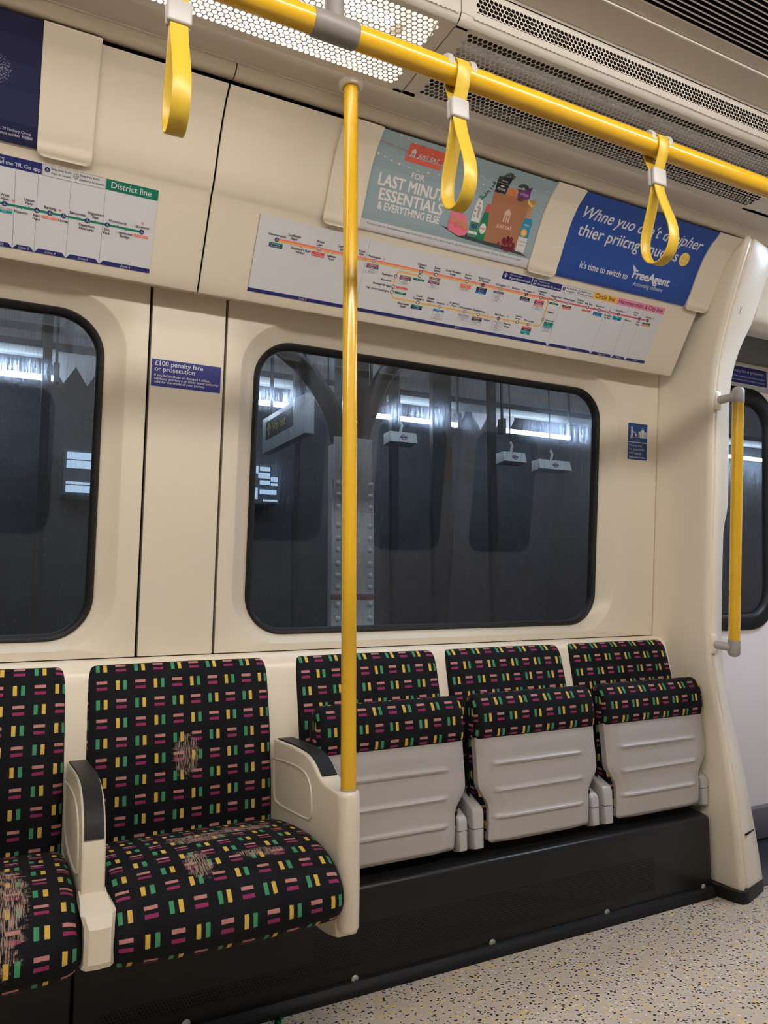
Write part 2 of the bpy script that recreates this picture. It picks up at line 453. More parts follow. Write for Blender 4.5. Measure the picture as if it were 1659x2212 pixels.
def window(name, i, label, inner=0.017):
    t = thing(name, label, 'window', ((i[0] + i[1]) / 2, 2.13, i[2]), kind='structure')
    n = 10; L = []
    mb = MB(); V = []; F = []
    def loop(g, d, r):
        b0 = len(V); V.extend((x, wall_y(z) + d, z) for x, z in rrect(i[0] + g, i[1] - g, i[2] + g, i[3] - g, r, n)); return b0
    N = 4 * (n + 1); prev = None
    for g, d, r in ((-0.004, DEP + 0.012, 0.119), (-0.002, DEP - 0.004, 0.117), (0.004, DEP - 0.011, 0.111), (inner * 0.6, DEP - 0.009, 0.105), (inner, DEP + 0.001, 0.098), (inner, DEP + 0.02, 0.098)):
        cur = loop(g, d, r)
        if prev is not None: F += [(prev + k, prev + (k + 1) % N, cur + (k + 1) % N, cur + k) for k in range(N)]
        prev = cur
    mb.add(V, F); mb.build('rubber_seal', RUBBER, t, smooth=60)
    P = rrect(i[0] + 0.006, i[1] - 0.006, i[2] + 0.006, i[3] - 0.006, 0.108, n)
    MB().add([(x, wall_y(z) + DEP + 0.008, z) for x, z in P], [tuple(range(len(P)))]).build('pane', GLASS, t, smooth=0)
    return t
window('window_1', (-1.114, 0.220, 0.907, 1.773), 'dirty streaked carriage window beside the green line map, rounded black seal')
window('window_2', (0.638, 1.972, 0.907, 1.773), 'dirty streaked carriage window behind the yellow pole, way out sign outside')

# ---- cove: sloping map panel, then the concave advert panel
COVE = [(1.930, 1.832), (1.800, 2.037), (1.790, 2.045), (1.768, 2.0755), (1.739, 2.129), (1.709, 2.176), (1.675, 2.213), (1.632, 2.240)]
CL = [0.0]
for a, c in zip(COVE[:-1], COVE[1:]): CL.append(CL[-1] + math.hypot(c[0] - a[0], c[1] - a[1]))
def cove_pt(s, h=0.0):
    """point on the cove at arc length s, h metres proud of it (towards the passengers)."""
    def at(q):
        if q <= 0: k = 0
        else:
            k = 0
            while k < len(CL) - 2 and CL[k + 1] < q: k += 1
        f = (q - CL[k]) / (CL[k + 1] - CL[k])
        return Vector((COVE[k][0] + (COVE[k + 1][0] - COVE[k][0]) * f, COVE[k][1] + (COVE[k + 1][1] - COVE[k][1]) * f))
    p = at(s); e = 0.012
    t = (at(s + e) - at(s - e)).normalized()
    return (p.x - t.y * h, p.y + t.x * h)
COVES = [cove_pt(CL[1] * i / 6) for i in range(6)] + [cove_pt(CL[1] - 0.003), cove_pt(CL[1] + 0.006)] + [cove_pt(CL[1] + 0.012 + (0.4965 - CL[1] - 0.012) * i / 22) for i in range(23)]
COVES = [(p[0] + (0.0 if i else 0), p[1]) for i, p in enumerate(COVES)]
LIP = [(2.045, 1.862), (1.962, 1.838), (1.945, 1.829), (1.935, 1.828)]
def cove(name, x0, x1, label):
    mb = MB(); mb.strip(LIP + COVES, x0, x1, 0.006, flip=1)
    return struct(mb.build(name, CREAM, smooth=35), label, 'wall panel')
cove('trim_1', -1.6, 0.4310, 'cream cove panel above the left window carrying the green line map')
cove('trim_2', 0.4360, 2.196, 'cream cove panel above the right window carrying the pink and yellow line map')
struct(MB().strip(COVES[7:], 2.196, 2.245, 0.006).build('trim_3', CREAM, smooth=35))
struct(MB().strip([(p[0] + 0.012, p[1] + 0.008) for p in COVES], 0.425, 0.442, 0.01).build('cove_joint_backing', DARK))
# bullnose strip and slot under the ceiling
BULL = [(1.655, 2.252), (1.640, 2.2465), (1.629, 2.2445), (1.618, 2.2475), (1.608, 2.2555), (1.6035, 2.2635), (1.6035, 2.272)]
for nm, a, c in (('trim_4', -1.6, 0.4375), ('trim_5', 0.4405, 2.6)):
    struct(MB().strip(BULL, a, c, 0.006).build(nm, CREAM, smooth=60))
struct(MB().box(-1.6, 2.6, 1.59, 1.70, 2.275, 2.30).build('slot_backing', DARK))
struct(MB().strip([(1.665, 2.225), (1.665, 2.29)], -1.6, 2.5, 0.01).build('slot_backing', DARK))

# ---- ceiling
struct(MB().box(-2.6, 5.0, 1.522, 1.6015, 2.2640, 2.278, 0.002).build('ceiling', CEILM), 'grey beige ceiling strip beside the perforated light panel', 'ceiling')
struct(MB().box(-2.6, 5.0, 1.5985, 1.6015, 2.2625, 2.2700).build('trim_6', TRIMW))
struct(MB().box(-2.6, 5.0, 1.152, 1.2425, 2.3525, 2.37).build('ceiling', CEILM), 'grey beige ceiling strip between the air grille and the light boxes', 'ceiling')
struct(MB().box(-2.6, 5.0, 1.2415, 1.2455, 2.348, 2.356, 0.001).build('trim_7', TRIMW))
struct(MB().box(-2.6, 5.0, 1.1465, 1.1505, 2.347, 2.356, 0.001).build('trim_8', TRIMW))
struct(MB().box(-2.6, 5.0, 1.112, 1.1455, 2.352, 2.37).build('ceiling', CEILM), 'narrow ceiling edge strip running along the air grille', 'ceiling')
struct(MB().box(-2.6, 5.0, -0.62, 2.4, 2.45, 2.50).build('ceiling_carcass', VOIDG))
struct(MB().box(-2.6, 5.0, -0.60, 0.40, 2.352, 2.37).build('ceiling', CEILM), 'grey beige ceiling on the far side of the air grille', 'ceiling')

def perf(mb, origin, ud, vd, W, H, p, rh, border=1):
    """sheet of hexagonal cells, each with a round hole; border cells stay solid."""
    ud, vd, o = Vector(ud), Vector(vd), Vector(origin)
    rows = int(round(H / (p * 0.866))); cols = int(round(W / p)); R_ = p / math.sqrt(3)
    K = 12
    for j in range(-border, rows + border):
        for i in range(-border, cols + border + 1):
            cu = (i + 0.5 + (0.5 if j % 2 else 0)) * p; cv = (j + 0.5) * p * 0.866
            hexp = [(cu + R_ * math.cos(PI / 6 + k * PI / 3), cv + R_ * math.sin(PI / 6 + k * PI / 3)) for k in range(6)]
            P = lambda a: o + ud * a[0] + vd * a[1]
            solid = i < 0 or j < 0 or j >= rows or i >= cols
            if solid: mb.add([P(h) for h in hexp], [tuple(range(6))]); continue
            out = []
            for k in range(6):
                a, c = hexp[k], hexp[(k + 1) % 6]; out += [a, ((a[0] + c[0]) / 2, (a[1] + c[1]) / 2)]
            inn = [(cu + rh * math.cos(PI / 6 + k * 2 * PI / K), cv + rh * math.sin(PI / 6 + k * 2 * PI / K)) for k in range(K)]
            mb.add([P(q) for q in out + inn], [(k, (k + 1) % K, K + (k + 1) % K, K + k) for k in range(K)])
PITCH, RH = 0.0136, 0.0057

def lightbox(name, x0, x1, px0, px1, label, cat, lit, face=True):
    t = thing(name, label, cat, ((x0 + x1) / 2, 1.38, 2.26), kind=None)
    mb = MB(); zb = 2.263
    y0, y1 = 1.279, 1.508                      # perforated field
    perf(mb, (px0, y0, zb), (1, 0, 0), (0, 1, 0), px1 - px0, y1 - y0, PITCH, RH)
    e = 0.0055
    def plate(xa, xb, ya, yb): mb.add([(xa, ya, zb + 0.0005), (xb, ya, zb + 0.0005), (xb, yb, zb + 0.0005), (xa, yb, zb + 0.0005)], [(0, 1, 2, 3)])
    plate(x0, px0 - 0.002, 1.272, 1.524); plate(px1 + 0.010, x1, 1.272, 1.524)
    plate(x0, x1, 1.272, y0 - 0.001); plate(x0, x1, y1 + 0.004, 1.524)
    # rounded corner to the aisle, then the upright perforated face
    arc = [(1.272, zb + 0.0005)] + [(1.272 - 0.021 * math.sin(a), zb + 0.0215 - 0.021 * math.cos(a)) for a in [k * PI / 2 / 8 for k in range(1, 9)]] + [(1.2505, 2.292)]
    V = []; F = []
    for (y, z) in arc: V += [(x0, y, z), (x1, y, z)]
    F = [(2 * i, 2 * i + 1, 2 * i + 3, 2 * i + 2) for i in range(len(arc) - 1)]
    mb.add(V, F)
    za, zc = 2.284, 2.339
    perf(mb, (px0, 1.2500, za), (1, 0, 0), (0, -0.03, 1), px1 - px0, zc - za, PITCH * 0.86, RH * 0.88)
    def pl2(xa, xb, a, c): mb.add([(xa, 1.2503 - 0.03 * (a - za), a), (xb, 1.2503 - 0.03 * (a - za), a), (xb, 1.2503 - 0.03 * (c - za), c), (xa, 1.2503 - 0.03 * (c - za), c)], [(0, 1, 2, 3)])
    pl2(x0, px0 - 0.002, 2.279, 2.349); pl2(px1 + 0.008, x1, 2.279, 2.349); pl2(x0, x1, zc + 0.004, 2.349)
    # end cheeks
    for xx in (x0, x1):
        mb.add([(xx, 1.5245, zb), (xx, 1.272, zb), (xx, 1.251, 2.284), (xx, 1.249, 2.349), (xx, 1.5245, 2.349)], [(0, 1, 2, 3, 4)])
    mb.build('perforated_cover', PERFM, t, smooth=35)
    h = MB()
    h.add([(x, y, z) for x in (x0 + 0.003, x1 - 0.003) for y, z in ((1.5235, 2.266), (1.5235, 2.42), (1.256, 2.42), (1.256, 2.346))],
          [(0, 1, 5, 4), (1, 2, 6, 5), (2, 3, 7, 6), (0, 1, 2, 3), (4, 5, 6, 7)])
    h.build('housing', REFL if lit else VOIDG, t, smooth=0)
    if lit:
        for yy, zz, xe in ((1.385, 2.318, x1 - 0.10), (1.33, 2.345, x1 - 0.10)):
            MB().tube([(x0 + 0.06, yy, zz), (xe, yy, zz)], 0.0135, 12).build('fluorescent_tube', TUBEM, t)
            MB().box(xe, xe + 0.03, yy - 0.018, yy + 0.018, zz - 0.018, zz + 0.018, 0.004).build('lamp_holder', TRIMW, t)
    else:
        MB().tube([(x0 + 0.03, 1.40, 2.33), (x1 - 0.03, 1.40, 2.33)], 0.022, 12).build('duct', GREYB, t)
    return t
REFL = plain('lamp_reflector_white', (0.86, 0.85, 0.82), 0.4, var=0.0)
TUBEM = emis('fluorescent_glow', WARM, E_TUBE)
lightbox('ceiling_light', -1.5, 0.8285, -1.45, 0.795, 'lit perforated ceiling light panel above the rail with bright tubes showing', 'light', lit=True)
lightbox('air_vent_panel', 0.8315, 2.35, 0.868, 2.075, 'unlit perforated ceiling vent panel to the right of the light', 'vent', lit=False)

def grille():
    t = thing('air_grille', 'dark ceiling air grille with thin pale slats at the car centre', 'grille', (1.2, 0.75, 2.35))
    mb = MB(); fb = MB(); y = 0.41
    while y < 1.112:
        mb.box(-2.0, 4.5, y, y + 0.0022, 2.3495, 2.3520); fb.box(-2.0, 4.5, y + 0.0003, y + 0.0019, 2.3521, 2.374); y += 0.0125
    sl = mb.build('slat_edges', TRIMW, t, smooth=0); sl['kind'] = 'stuff'; fb.build('fins', DARK, t, smooth=0)['kind'] = 'stuff'
    MB().box(-2.0, 4.5, 0.40, 1.115, 2.40, 2.41).build('duct', DARK, t, smooth=0)
    for xx in (0.9, 2.1): MB().box(xx, xx + 0.012, 0.41, 1.11, 2.366, 2.385).build('cross_bar', DARK, t, smooth=0)
grille()

# ---- luminaire over the other side of the car (mirror of this side)
def opp_light():
    t = thing('ceiling_light', 'long lit ceiling light on the opposite side of the car', 'light', (0.9, 0.12, 2.30))
    MB().box(-2.0, 4.5, -0.03, 0.25, 2.36, 2.375).build('housing', REFL, t)
    for yy in (0.06, 0.19):
        MB().box(-1.9, 2.25, yy - 0.02, yy + 0.02, 2.300, 2.350, 0.008).build('fluorescent_tube', emis('opposite_glow', WARM, E_OPP), t)
opp_light()
def vest_fill():  # unseen lamp added for the bluish light coming from low on the right
    t = thing('ceiling_light', 'added unseen ceiling lamp standing in for bluish light near the door', 'light', (3.2, 1.2, 2.25))
    MB().box(2.75, 3.6, 1.30, 1.52, 2.262, 2.30).build('housing', REFL, t)
    MB().box(2.80, 3.55, 1.33, 1.49, 2.252, 2.263, 0.003).build('diffuser', emis('doorway_fill_glow', COOL, E_VEST), t)
vest_fill()

# ================================================================== DOORWAY AT THE FAR END
YC = [(0.03, 1.757), (0.155, 1.763), (0.374, 1.781), (0.552, 1.809), (0.704, 1.838), (0.862, 1.849), (1.10, 1.833), (1.48, 1.806), (1.66, 1.792), (1.759, 1.780), (1.902, 1.751), (2.037, 1.700), (2.167, 1.646), (2.262, 1.602)]
XR = [(0.03, 2.408), (0.155, 2.396), (0.374, 2.374), (0.552, 2.362), (0.704, 2.358), (0.862, 2.366), (1.10, 2.368), (1.26, 2.370), (1.33, 2.394), (1.48, 2.395), (1.66, 2.39), (1.82, 2.386), (1.92, 2.405), (2.03, 2.44), (2.262, 2.46)]
def interp(T, z):
    for a, c in zip(T[:-1], T[1:]):
        if z <= c[0]:
            f = (z - a[0]) / (c[0] - a[0]); f = max(0, f); return a[1] + (c[1] - a[1]) * f
    return T[-1][1]
def sm(T, z, wd=0.05): return sum(interp(T, z + wd * k / 3.0) for k in range(-3, 4)) / 7.0
XW = 2.236
def wing():
    t = thing('draught_screen', 'cream draught screen post beside the door, flaring out at its foot', 'screen', (2.3, 1.8, 0.0))
    mb = MB(); V = []; rows = []
    zs = [0.037 + (2.262 - 0.037) * k / 70 for k in range(71)]
    for z in zs:
        yc = sm(YC, z); xr = sm(XR, z, 0.03); yr = yc + 0.045
        d = Vector((xr - XW, yr - yc)); L = d.length; d /= L; nrm = Vector((-d.y, d.x))   # into the screen
        def fp(s, dep=0.0): q = Vector((XW, yc)) + d * s + nrm * dep; return (q.x, q.y, z)
        wb = wall_y(z) + 0.0
        pts = [(XW - 0.006, wb + 0.03, z), (XW - 0.006, wb - 0.012, z), (XW - 0.001, wb - 0.04, z), (XW, yc + (wb - yc) * 0.4, z), (XW, yc + 0.022, z), (XW + 0.0025, yc + 0.010, z), fp(0.009, 0.001),
               fp(0.016), fp(0.0165, 0.005), fp(0.040, 0.005), fp(0.0415), fp(0.046, -0.001), fp(L - 0.014), fp(L - 0.004, 0.004), fp(L, 0.013), (xr + 0.002, wb - 0.02, z), (xr + 0.002, wb + 0.05, z)]
        V += pts; n = len(pts)
    F = [(i * n + k, i * n + k + 1, (i + 1) * n + k + 1, (i + 1) * n + k) for i in range(len(zs) - 1) for k in range(n - 1)]
    F += [tuple(range(n))[::-1], tuple((len(zs) - 1) * n + k for k in range(n))]
    mb.add(V, F); mb.build('post', CREAM2, t, smooth=55)
    # dark seam low on the aisle face
    z = 0.205; yc = sm(YC, z); xr = sm(XR, z)
    MB().prism([(XW + 0.055, yc + 0.009), (xr - 0.022, yc + 0.0375), (xr - 0.022, yc + 0.05), (XW + 0.055, yc + 0.02)], 0.203, 0.2065, axis='z').build('seam', DARK, t)
    # black foot
    yc = sm(YC, 0.04); xr = sm(XR, 0.04)
    foot = smoothp([(2.205, 1.86), (2.212, 1.80), (2.222, yc - 0.004), (2.245, yc - 0.012), (2.29, yc + 0.002), (2.40, yc + 0.040), (2.415, yc + 0.06), (2.415, 2.1)], 2)
    MB().prism(foot + [(2.205, 2.1)], 0.0, 0.0375, axis='z').build('foot', RUBBER, t)
    # the pen-like X mark on the post
    z = 2.03; yc = sm(YC, z)
    mk = MB()
    for sgn in (-1, 1):
        P = []
        for k in (-1, 1):
            zz = 2.030 + k * 0.013; y0 = sm(YC, zz); xr = sm(XR, zz, .03)
            d = Vector((xr - XW, 0.045)).normalized(); nn = Vector((-d.y, d.x))
            for o_ in (-0.0014, 0.0014):
                s = 0.086 + sgn * k * 0.007 + o_
                P.append((XW + d.x * s - nn.x * 0.0006, y0 + d.y * s - nn.y * 0.0006 - 0.0004, zz))
        mk.add(P, [(0, 1, 3, 2)])
    mk.build('x_mark', plain('navy_mark', (0.02, 0.03, 0.12), 0.5, var=0), t, smooth=0)
    return t
wing()

def grab_bar():
    t = thing('grab_bar', 'vertical yellow grab handle with grey ends beside the train door', 'handle', (2.31, 1.77, 1.27))
    a = Vector((2.312, 1.738, 1.752)); c = Vector((2.312, 1.808, 0.800)); dr = (c - a).normalized()
    MB().tube([a + dr * 0.055, c - dr * 0.055], 0.0195, 20).build('bar', YELLOW, t)
    for p, q, sg in ((a, 1, 1), (c, -1, -1)):
        d = dr * sg
        cap = MB().tube([p - d * 0.001, p + d * 0.004, p + d * 0.012, p + d * 0.057], [0.009, 0.0175, 0.0212, 0.0212], 20)
        r0 = p + d * 0.030
        yy = sm(YC, r0.z)
        e = Vector((XW + 0.030, yy + 0.012, r0.z - 0.012 * sg + (0.0)))
        cap.tube([r0, e], [0.0145, 0.0155], 16)
        cap.build('end_bracket', GREYB, t)
        MB().box(e.x - 0.016, e.x + 0.016, e.y - 0.012, e.y + 0.006, e.z - 0.034, e.z + 0.034, 0.006).build('mount_plate', CREAM2, t)
grab_bar()

def doorway():
    # header continuing the cove over the doors, recessed grey header under it
    hp = [(1.602, 2.262)] + [(sm(YC, z), z) for z in (2.20, 2.12, 2.06)] + [(1.70, 2.035), (1.715, 2.022), (1.75, 2.012), (1.80, 2.018)]
    hp = [(y + 0.05, z) for y, z in hp]
    struct(MB().strip(smoothp(hp, 1), 2.43, 4.4, 0.008).build('trim_9', CREAM, smooth=50))
    struct(MB().box(2.30, 4.4, 2.06, 2.09, 1.985, 2.27).build('wall_door_header', HEADG), 'grey recessed header over the train doors', 'wall')
    struct(MB().box(2.30, 4.4, 2.05, 2.065, 1.975, 1.990, 0.002).build('trim_10', TRIMW))
    t = thing('door_1', 'pale lilac train door with black rubber framed window', 'door', (2.9, 2.12, 0.0), kind='structure')
    i = (2.345, 2.985, 0.868, 1.882)
    def dy(z): return 2.135 - 0.05 * (z - 0.5) 
    lo = rrect(*i, 0.17, 10); n = 10; q = n + 1
    cs = [(3.2, 1.98), (2.30, 1.98), (2.30, 0.135), (3.2, 0.135)]
    V = [(x, dy(z), z) for x, z in cs] + [(x, dy(z), z) for x, z in lo]; F = []
    for c in range(4):
        for k in range(n): F.append((c, 4 + c * q + k, 4 + c * q + k + 1))
        F.append((c, 4 + c * q + n, 4 + ((c + 1) % 4) * q, (c + 1) % 4))
    MB().add(V, F).build('leaf', LILAC, t, smooth=0)
    V = []; F = []; N = 4 * q; prev = None
    for g, d, r in ((-0.004, 0.01, 0.174), (-0.004, -0.006, 0.174), (0.006, -0.013, 0.164), (0.045, -0.013, 0.125), (0.058, -0.004, 0.112), (0.062, 0.012, 0.108), (0.072, 0.012, 0.098)):
        b0 = len(V); V += [(x, dy(z) + d, z) for x, z in rrect(i[0] + g, i[1] - g, i[2] + g, i[3] - g, r, n)]
        if prev is not None: F += [(prev + k, prev + (k + 1) % N, b0 + (k + 1) % N, b0 + k) for k in range(N)]
        prev = b0
    MB().add(V, F).build('window_seal', RUBBER, t, smooth=50)
    P = rrect(i[0] + 0.066, i[1] - 0.066, i[2] + 0.066, i[3] - 0.066, 0.104, n)
    MB().add([(x, dy(z) + 0.010, z) for x, z in P], [tuple(range(len(P)))]).build('pane', GLASS, t, smooth=0)
    MB().box(2.30, 3.2, 2.125, 2.16, 0.012, 0.134, 0.003).build('kick_panel', KICK, t)
    struct(MB().box(3.21, 4.4, 2.10, 2.14, 0.0, 1.99).build('wall_beyond_door', LILAC))
    struct(MB().box(2.416, 4.4, 1.82, 2.3, 0.0005, 0.004).build('trim_11', plain('dark_threshold', (0.03, 0.035, 0.05), 0.22, spec=0.6, var=0.2)), 'dark glossy door threshold plate', 'threshold')
doorway()

# ---- other side of the car and two end walls added to hold bounced light (seen only as reflections in the glass)
struct(MB().box(-2.6, 2.2, -0.62, -0.58, 0.0, 2.45).build('wall_front', HEADG), 'grey wall on the opposite side of the car', 'wall')
struct(MB().box(-2.65, -2.6, -0.62, 2.4, 0.0, 2.5).build('added_wall_left', CREAM))
struct(MB().box(5.0, 5.05, -0.62, 2.4, 0.0, 2.5).build('added_wall_right', LILAC))
for k, (a, c) in enumerate(((-1.1, 0.24), (0.64, 1.97))):
    P = rrect(a, c, 0.91, 1.77, 0.11)
    o = MB().add([(x, -0.575, z) for x, z in P] + [(x, -0.579, z) for x, z in P], [tuple(range(44)), tuple(range(44, 88))[::-1]] + [(i, (i + 1) % 44, 44 + (i + 1) % 44, 44 + i) for i in range(44)])
    struct(o.build('window_%d' % (k + 3), RUBBER))
def opp_door():
    t = thing('door_2', 'pair of lilac train doors with dark windows on the opposite side', 'door', (3.06, -0.56, 0), kind='structure')
    for k, (a, c, w0, w1) in enumerate(((2.25, 3.055, 2.36, 2.93), (3.065, 4.0, 3.20, 3.78))):
        MB().box(a, c, -0.60, -0.56, 0.01, 1.98, 0.004).build('leaf', LILAC, t)
        P = rrect(w0, w1, 0.87, 1.80, 0.10)
        MB().add([(x, -0.552, z) for x, z in P], [tuple(range(44))]).build('dark_pane', RUBBER, t)
        sx = 2.975 if k == 0 else 3.15
        for z in (1.45, 1.60): MB().box(sx - 0.03, sx + 0.03, -0.5555, -0.553, z - 0.06, z + 0.06).build('warning_sticker', plain('sticker_yellow', (0.7, 0.5, 0.05), 0.5), t)
    struct(MB().box(2.2, 5.0, -0.62, -0.61, 0, 2.45).build('wall_front_doorway', CREAM))
opp_door()
rail2 = MB().tube([(-2.0, 0.45, 1.957), (4.2, 0.45, 1.957)], 0.02, 16).build('handrail', YELLOW)
tag(rail2, 'second yellow overhead handrail on the opposite side of the car', 'rail')

# ================================================================== SEATS
def seat_frame():
    prof = [(2.10, 0.8585), (2.078, 0.858), (2.062, 0.853), (2.045, 0.836), (2.036, 0.812), (2.026, 0.765), (2.012, 0.70), (2.001, 0.64), (1.993, 0.56), (1.988, 0.46), (1.988, 0.30)]
    o = MB().strip(smoothp(prof, 2), -1.6, 2.234, 0.008, flip=-1).build('seat_back_moulding', CREAM2, smooth=50)
    tag(o, 'long cream seat back moulding showing as strips between the backrests', 'moulding')
    return o
seat_frame()

def cushion(mb, path, x0, x1, r, depth, nx=14, bulge=0.0, u0=0.0, v0=0.0, cap=False):
    n = len(path); nor = []; S = [0.0]
    for i in range(n):
        a = path[max(0, i - 1)]; c = path[min(n - 1, i + 1)]
        dy, dz = c[0] - a[0], c[1] - a[1]; L = math.hypot(dy, dz); nor.append((dz / L, -dy / L))
        if i: S.append(S[-1] + math.hypot(path[i][0] - path[i - 1][0], path[i][1] - path[i - 1][1]))
    cols = [(x0, depth, -(depth - r)), (x0, (depth + r) / 2, -(depth - r) / 2)]; K = 7
    for k in range(K + 1):
        a = PI / 2 * k / K; cols.append((x0 + r - r * math.cos(a), r - r * math.sin(a), r * a))
    L0 = r * PI / 2; wdt = x1 - x0 - 2 * r
    for k in range(1, nx): cols.append((x0 + r + wdt * k / nx, 0.0, L0 + wdt * k / nx))
    for k in range(K + 1):
        a = PI / 2 * (1 - k / K); cols.append((x1 - r + r * math.cos(a), r - r * math.sin(a), L0 + wdt + r * (PI / 2 - a)))
    e = L0 * 2 + wdt
    cols += [(x1, (depth + r) / 2, e + (depth - r) / 2), (x1, depth, e + depth - r)]
    V = []; UV = []; C = len(cols)
    for i in range(n):
        for (x, d, ux) in cols:
            f = 2 * (x - x0) / (x1 - x0) - 1; d2 = d - bulge * max(0, 1 - f * f) * math.sin(PI * min(1, max(0, i / (n - 1))))
            V.append((x, path[i][0] - nor[i][0] * d2, path[i][1] - nor[i][1] * d2)); UV.append((ux + u0, -S[i] + v0))
    F = [(i * C + k, i * C + k + 1, (i + 1) * C + k + 1, (i + 1) * C + k) for i in range(n - 1) for k in range(C - 1)]
    F += [tuple(range(C)), tuple((n - 1) * C + k for k in range(C))[::-1]]
    mb.add(V, F, 0, UV)
    if cap:
        for k in (0, C - 1):
            ring_ = [V[i * C + k] for i in range(n)]
            mb.add(ring_, [tuple(range(n))], 0, [(p[1] - 1.9 + u0, p[2]) for p in ring_])
    return mb

BACKP = resample(smoothp([(2.085, 0.828), (2.072, 0.846), (2.052, 0.848), (2.034, 0.832), (2.022, 0.805), (2.012, 0.765), (1.996, 0.70), (1.985, 0.64), (1.975, 0.56), (1.969, 0.48), (1.968, 0.40)], 3), 46)
SEATP = resample(smoothp([(1.985, 0.405), (1.955, 0.436), (1.90, 0.452), (1.80, 0.468), (1.70, 0.478), (1.62, 0.476), (1.55, 0.462), (1.505, 0.435), (1.486, 0.405), (1.490, 0.370), (1.512, 0.347), (1.56, 0.338), (1.80, 0.335)], 3), 70)
def fixed_seat(x0, x1, label, wb, ws, u0=0.0):
    t = thing('fixed_seat', label, 'seat', ((x0 + x1) / 2, 1.75, 0.34), 'fixed moquette seats')
    cushion(MB(), BACKP, x0, x1, 0.022, 0.045, bulge=0.006, u0=u0, v0=0.03).build('backrest', wb, t, smooth=60)
    cushion(MB(), SEATP, x0 - 0.002, x1 + 0.002, 0.028, 0.07, bulge=0.010, u0=u0, v0=0.012).build('seat_cushion', ws, t, smooth=60)
    return t
fixed_seat(0.205, 0.676, 'fixed moquette seat with threadbare patch, between the two white armrests',
           moquette('moquette_worn_back', [(0.275, -0.255, 0.034, 0.055, 0.8)]),
           moquette('moquette_worn_seat', [(0.26, -0.235, 0.07, 0.045, 0.9), (0.375, -0.20, 0.075, 0.035, 0.8), (0.225, -0.39, 0.03, 0.055, 0.9), (0.36, -0.385, 0.06, 0.018, 0.75)]), u0=0.0233)
fixed_seat(-0.319, 0.157, 'fixed moquette seat cut off by the picture edge, left of the armrest',
           MOQ, moquette('moquette_worn_corner', [(0.375, -0.40, 0.05, 0.15, 0.95)]), u0=0.012)

# ---- folding seats
def pan_mesh(x0):
    mb = MB(); NX, NZ = 44, 64; V = []
    zt, zb = 0.612, 0.298
    def ss(a, b, x): t = min(1, max(0, (x - a) / (b - a))); return t * t * (3 - 2 * t)
    for j in range(NZ + 1):
        z = zt + (zb - zt) * j / NZ
        tap = ss(0.475, 0.395, z)
        xl = x0 + 0.000 + 0.037 * tap; xr = x0 + 0.455 - 0.037 * tap
        rc = 0.012; q = max(0, (zb + rc) - z)
        cut = rc - math.sqrt(max(0, rc * rc - q * q)) if q > 0 else 0
        xl += cut; xr -= cut
        yb = 1.886 - 0.012 * ss(0.62, 0.46, z) + 0.004 * ss(0.36, 0.30, z)
        for i in range(NX + 1):
            f = i / NX; x = xl + (xr - xl) * f
            e = min(x - xl, xr - x); edge = ss(0.0, 0.016, e); dish = ss(0.012, 0.06, e)
            eb = ss(0.0, 0.012, z - zb)
            y = yb - 0.010 * min(edge, eb) - 0.006 * dish * ss(0.60, 0.56, z)
            for zr in (0.527, 0.450, 0.374):
                xa, xb = x0 + 0.055, x0 + 0.378
                dxx = max(xa - x, 0, x - xb); dd = math.hypot(dxx, z - zr)
                y -= 0.0070 * ss(0.0085, 0.002, dd)
            V.append((x, y, z))
    C = NX + 1
    F = [(j * C + i, j * C + i + 1, (j + 1) * C + i + 1, (j + 1) * C + i) for j in range(NZ) for i in range(NX)]
    rim = [i for i in range(C)] + [(j + 1) * C - 1 for j in range(1, NZ + 1)] + [NZ * C + i for i in range(C - 2, -1, -1)] + [j * C for j in range(NZ - 1, 0, -1)]
    b0 = len(V); V += [(V[i][0], V[i][1] + 0.022, V[i][2]) for i in rim]; n = len(rim)
    F += [(rim[k], rim[(k + 1) % n], b0 + (k + 1) % n, b0 + k) for k in range(n)]
    return mb.add(V, F)
FLIPP = resample(smoothp([(1.900, 0.585), (1.8685, 0.600), (1.8665, 0.640), (1.872, 0.685), (1.886, 0.712), (1.906, 0.725), (1.932, 0.722), (1.950, 0.700), (1.956, 0.64), (1.950, 0.50), (1.940, 0.33)][::-1], 3), 60)
